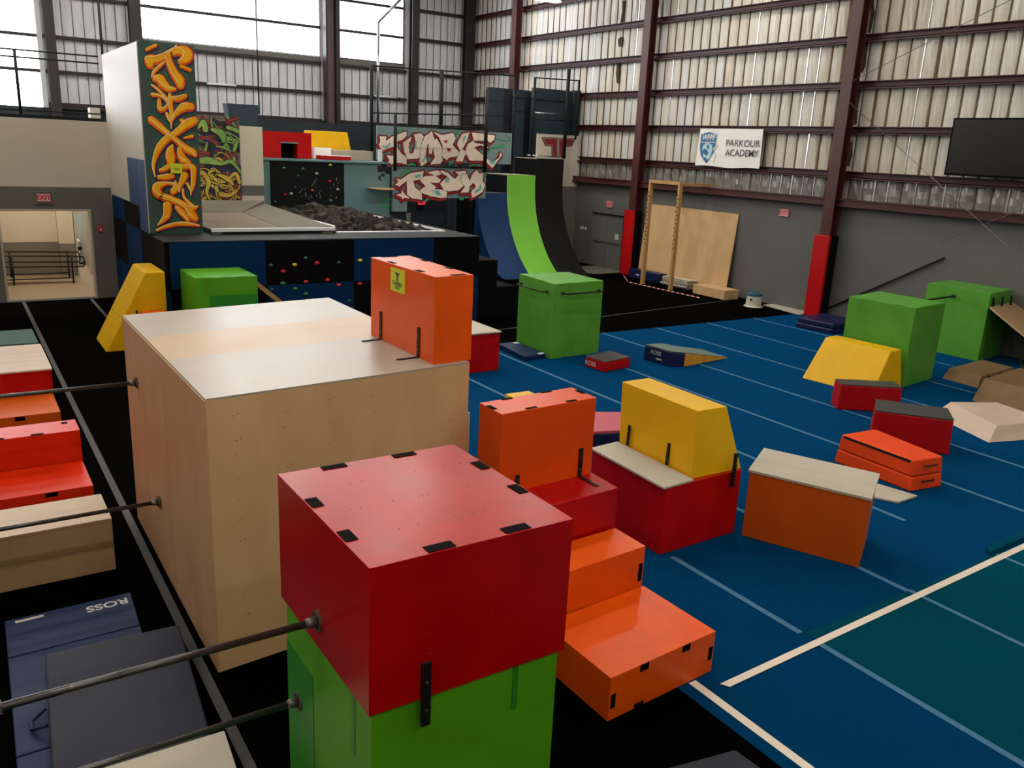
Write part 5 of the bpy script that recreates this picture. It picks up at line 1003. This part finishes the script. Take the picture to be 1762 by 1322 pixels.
mesh_link(t,12.52,15.93,3.75,5.05,26.14)
t=thing('mesh_fence','rear black mesh fence above the platform in front of the far wall','fence',(15,28,3.8))
post(t,12.50,28,3.80,6.92,.065); post(t,15.20,28,4.6,7.0,.065); post(t,18.3,28,3.5,7.05,.05)
for z0,z1 in ((6.90,7.05),(5.38,5.62)): MB().cyl((12.50,28,z0),(18.3,28,z1),.025,'black_steel').build('rail',t,smooth=True)
mesh_link(t,12.52,18.28,4.9,6.9,28.02,step=.11)
t=thing('mesh_fence','black mesh fence frame over the black ramp by the emblem wall','fence',(20.2,28,4.1))
post(t,19.20,28,4.14,7.08,.05); post(t,21.30,28,4.9,7.14,.04); post(t,20.70,27.9,4.14,7.5,.07)
for z0,z1,m in ((7.06,7.12,'black_steel'),(5.56,5.60,'black_steel'),(5.80,5.82,'galv')): MB().cyl((19.20,28,z0),(21.30 if m!='galv' else 20.6,28,z1),.025,m).build('rail',t,smooth=True)
MB().cyl((19.0,28,4.22),(20.5,28,4.19),.025,'galv').build('rail',t,smooth=True)
mesh_link(t,19.22,21.28,5.6,7.05,28.02,step=.11)
# ---- balcony railing on the mezzanine at left
t=thing('balcony_railing','dark steel balcony railing on top of the cream wall at upper left','railing',(1.5,25.3,4.6))
YR=25.14
for z,xa in ((6.19,-9),(6.02,-9),(4.78,-9)): MB().cyl((xa,YR,z-.03),(3.66,YR,z+.01),.02,'black_steel').build('rail',t,smooth=True)
for x in (-3.6,-.9,1.80): MB().cyl((x,YR,4.60),(x,YR,6.19),.035,'black_steel').build('post',t,smooth=True)
MB().box(-9,3.68,YR-.05,YR+.05,4.601,4.68,'black_steel').build('base_channel',t)
tag(MB().box(3.42,3.66,25.5,25.9,4.601,4.95,'plate').build('white_box'),'small white box on the mezzanine ledge beside the tower','box')
# torn strips in the wall insulation, and pale wrapped tubes on the far girt
TEARS=[('long brown tear in the insulation beside the right column, topmost',[(15.82,8.84),(15.74,8.83),(15.65,8.48),(15.69,7.98),(15.78,7.99),(15.78,8.41)]),
('wide brown tear in the insulation beside the right column, second from top',[(15.83,7.78),(15.72,7.73),(15.69,7.12),(15.76,6.95),(15.93,6.98),(15.94,7.39)]),
('brown tear in the insulation beside the right column, third from top',[(15.83,6.49),(15.72,6.47),(15.74,6.07),(15.7,5.58),(15.82,5.51),(15.85,6.07)]),
('short brown tear in the insulation beside the right column, lowest',[(15.84,4.98),(15.75,5.12),(15.68,4.71),(15.74,4.39),(15.85,4.43),(15.86,4.75)]),
('dark upper tear in the insulation left of the column by the grey door',[(26.47,9.96),(26.34,9.91),(26.35,9.51),(26.38,9.16),(26.51,9.16),(26.45,9.59)]),
('round dark hole in the insulation left of the column by the grey door',[(26.46,8.67),(26.3,8.64),(26.32,8.33),(26.51,8.34),(26.57,8.57)]),
('brown lower tear in the insulation left of the column by the grey door',[(26.52,7.71),(26.35,7.73),(26.33,7.02),(26.44,7.02),(26.54,7.37)])]
for l,q in TEARS:
    tag(MB().prism(q,'x',21.915,21.935,'tear').build('insulation_tear'),l,'tear in insulation')
for l,x0,x1,z in (('pale wrapped tube on the far girt right of the white tower',9.4,10.57,6.40),('pale wrapped tube on the far girt behind the mesh fence',16.77,17.84,6.44)):
    tag(MB().cyl((x0,YB-.27,z),(x1,YB-.27,z),.045,'frame_white',10).build('wrapped_tube',smooth=True),l,'tube')
# ================================================================ LIGHT, CAMERA
w=bpy.data.worlds.new('world'); scn.world=w; w.use_nodes=True
bg=w.node_tree.nodes['Background']; bg.inputs[0].default_value=(.75,.85,1,1); bg.inputs[1].default_value=1.0
cam=bpy.data.cameras.new('camera'); co=bpy.data.objects.new('camera',cam); COL.objects.link(co)
yaw,pitch,roll=0.591878,0.271792,0.0487014
cy,sy,cp,sp=math.cos(yaw),math.sin(yaw),math.cos(pitch),math.sin(pitch)
F=Vector((sy*cp,cy*cp,-sp)); Rv=Vector((cy,-sy,0)); U=Rv.cross(F)
R2=Rv*math.cos(roll)+U*math.sin(roll); U2=-Rv*math.sin(roll)+U*math.cos(roll)
m=Matrix((R2,U2,-F)).transposed().to_4x4(); m.translation=Vector((0,0,4.43)); co.matrix_world=m
cam.sensor_width=36; cam.sensor_fit='HORIZONTAL'; cam.lens=1451.97/1762*36; cam.clip_start=.05; cam.clip_end=200
scn.camera=co
vs=scn.view_settings; vs.view_transform='Standard'; vs.look='None'; vs.gamma=1; vs.use_curve_mapping=False; vs.exposure=0.42
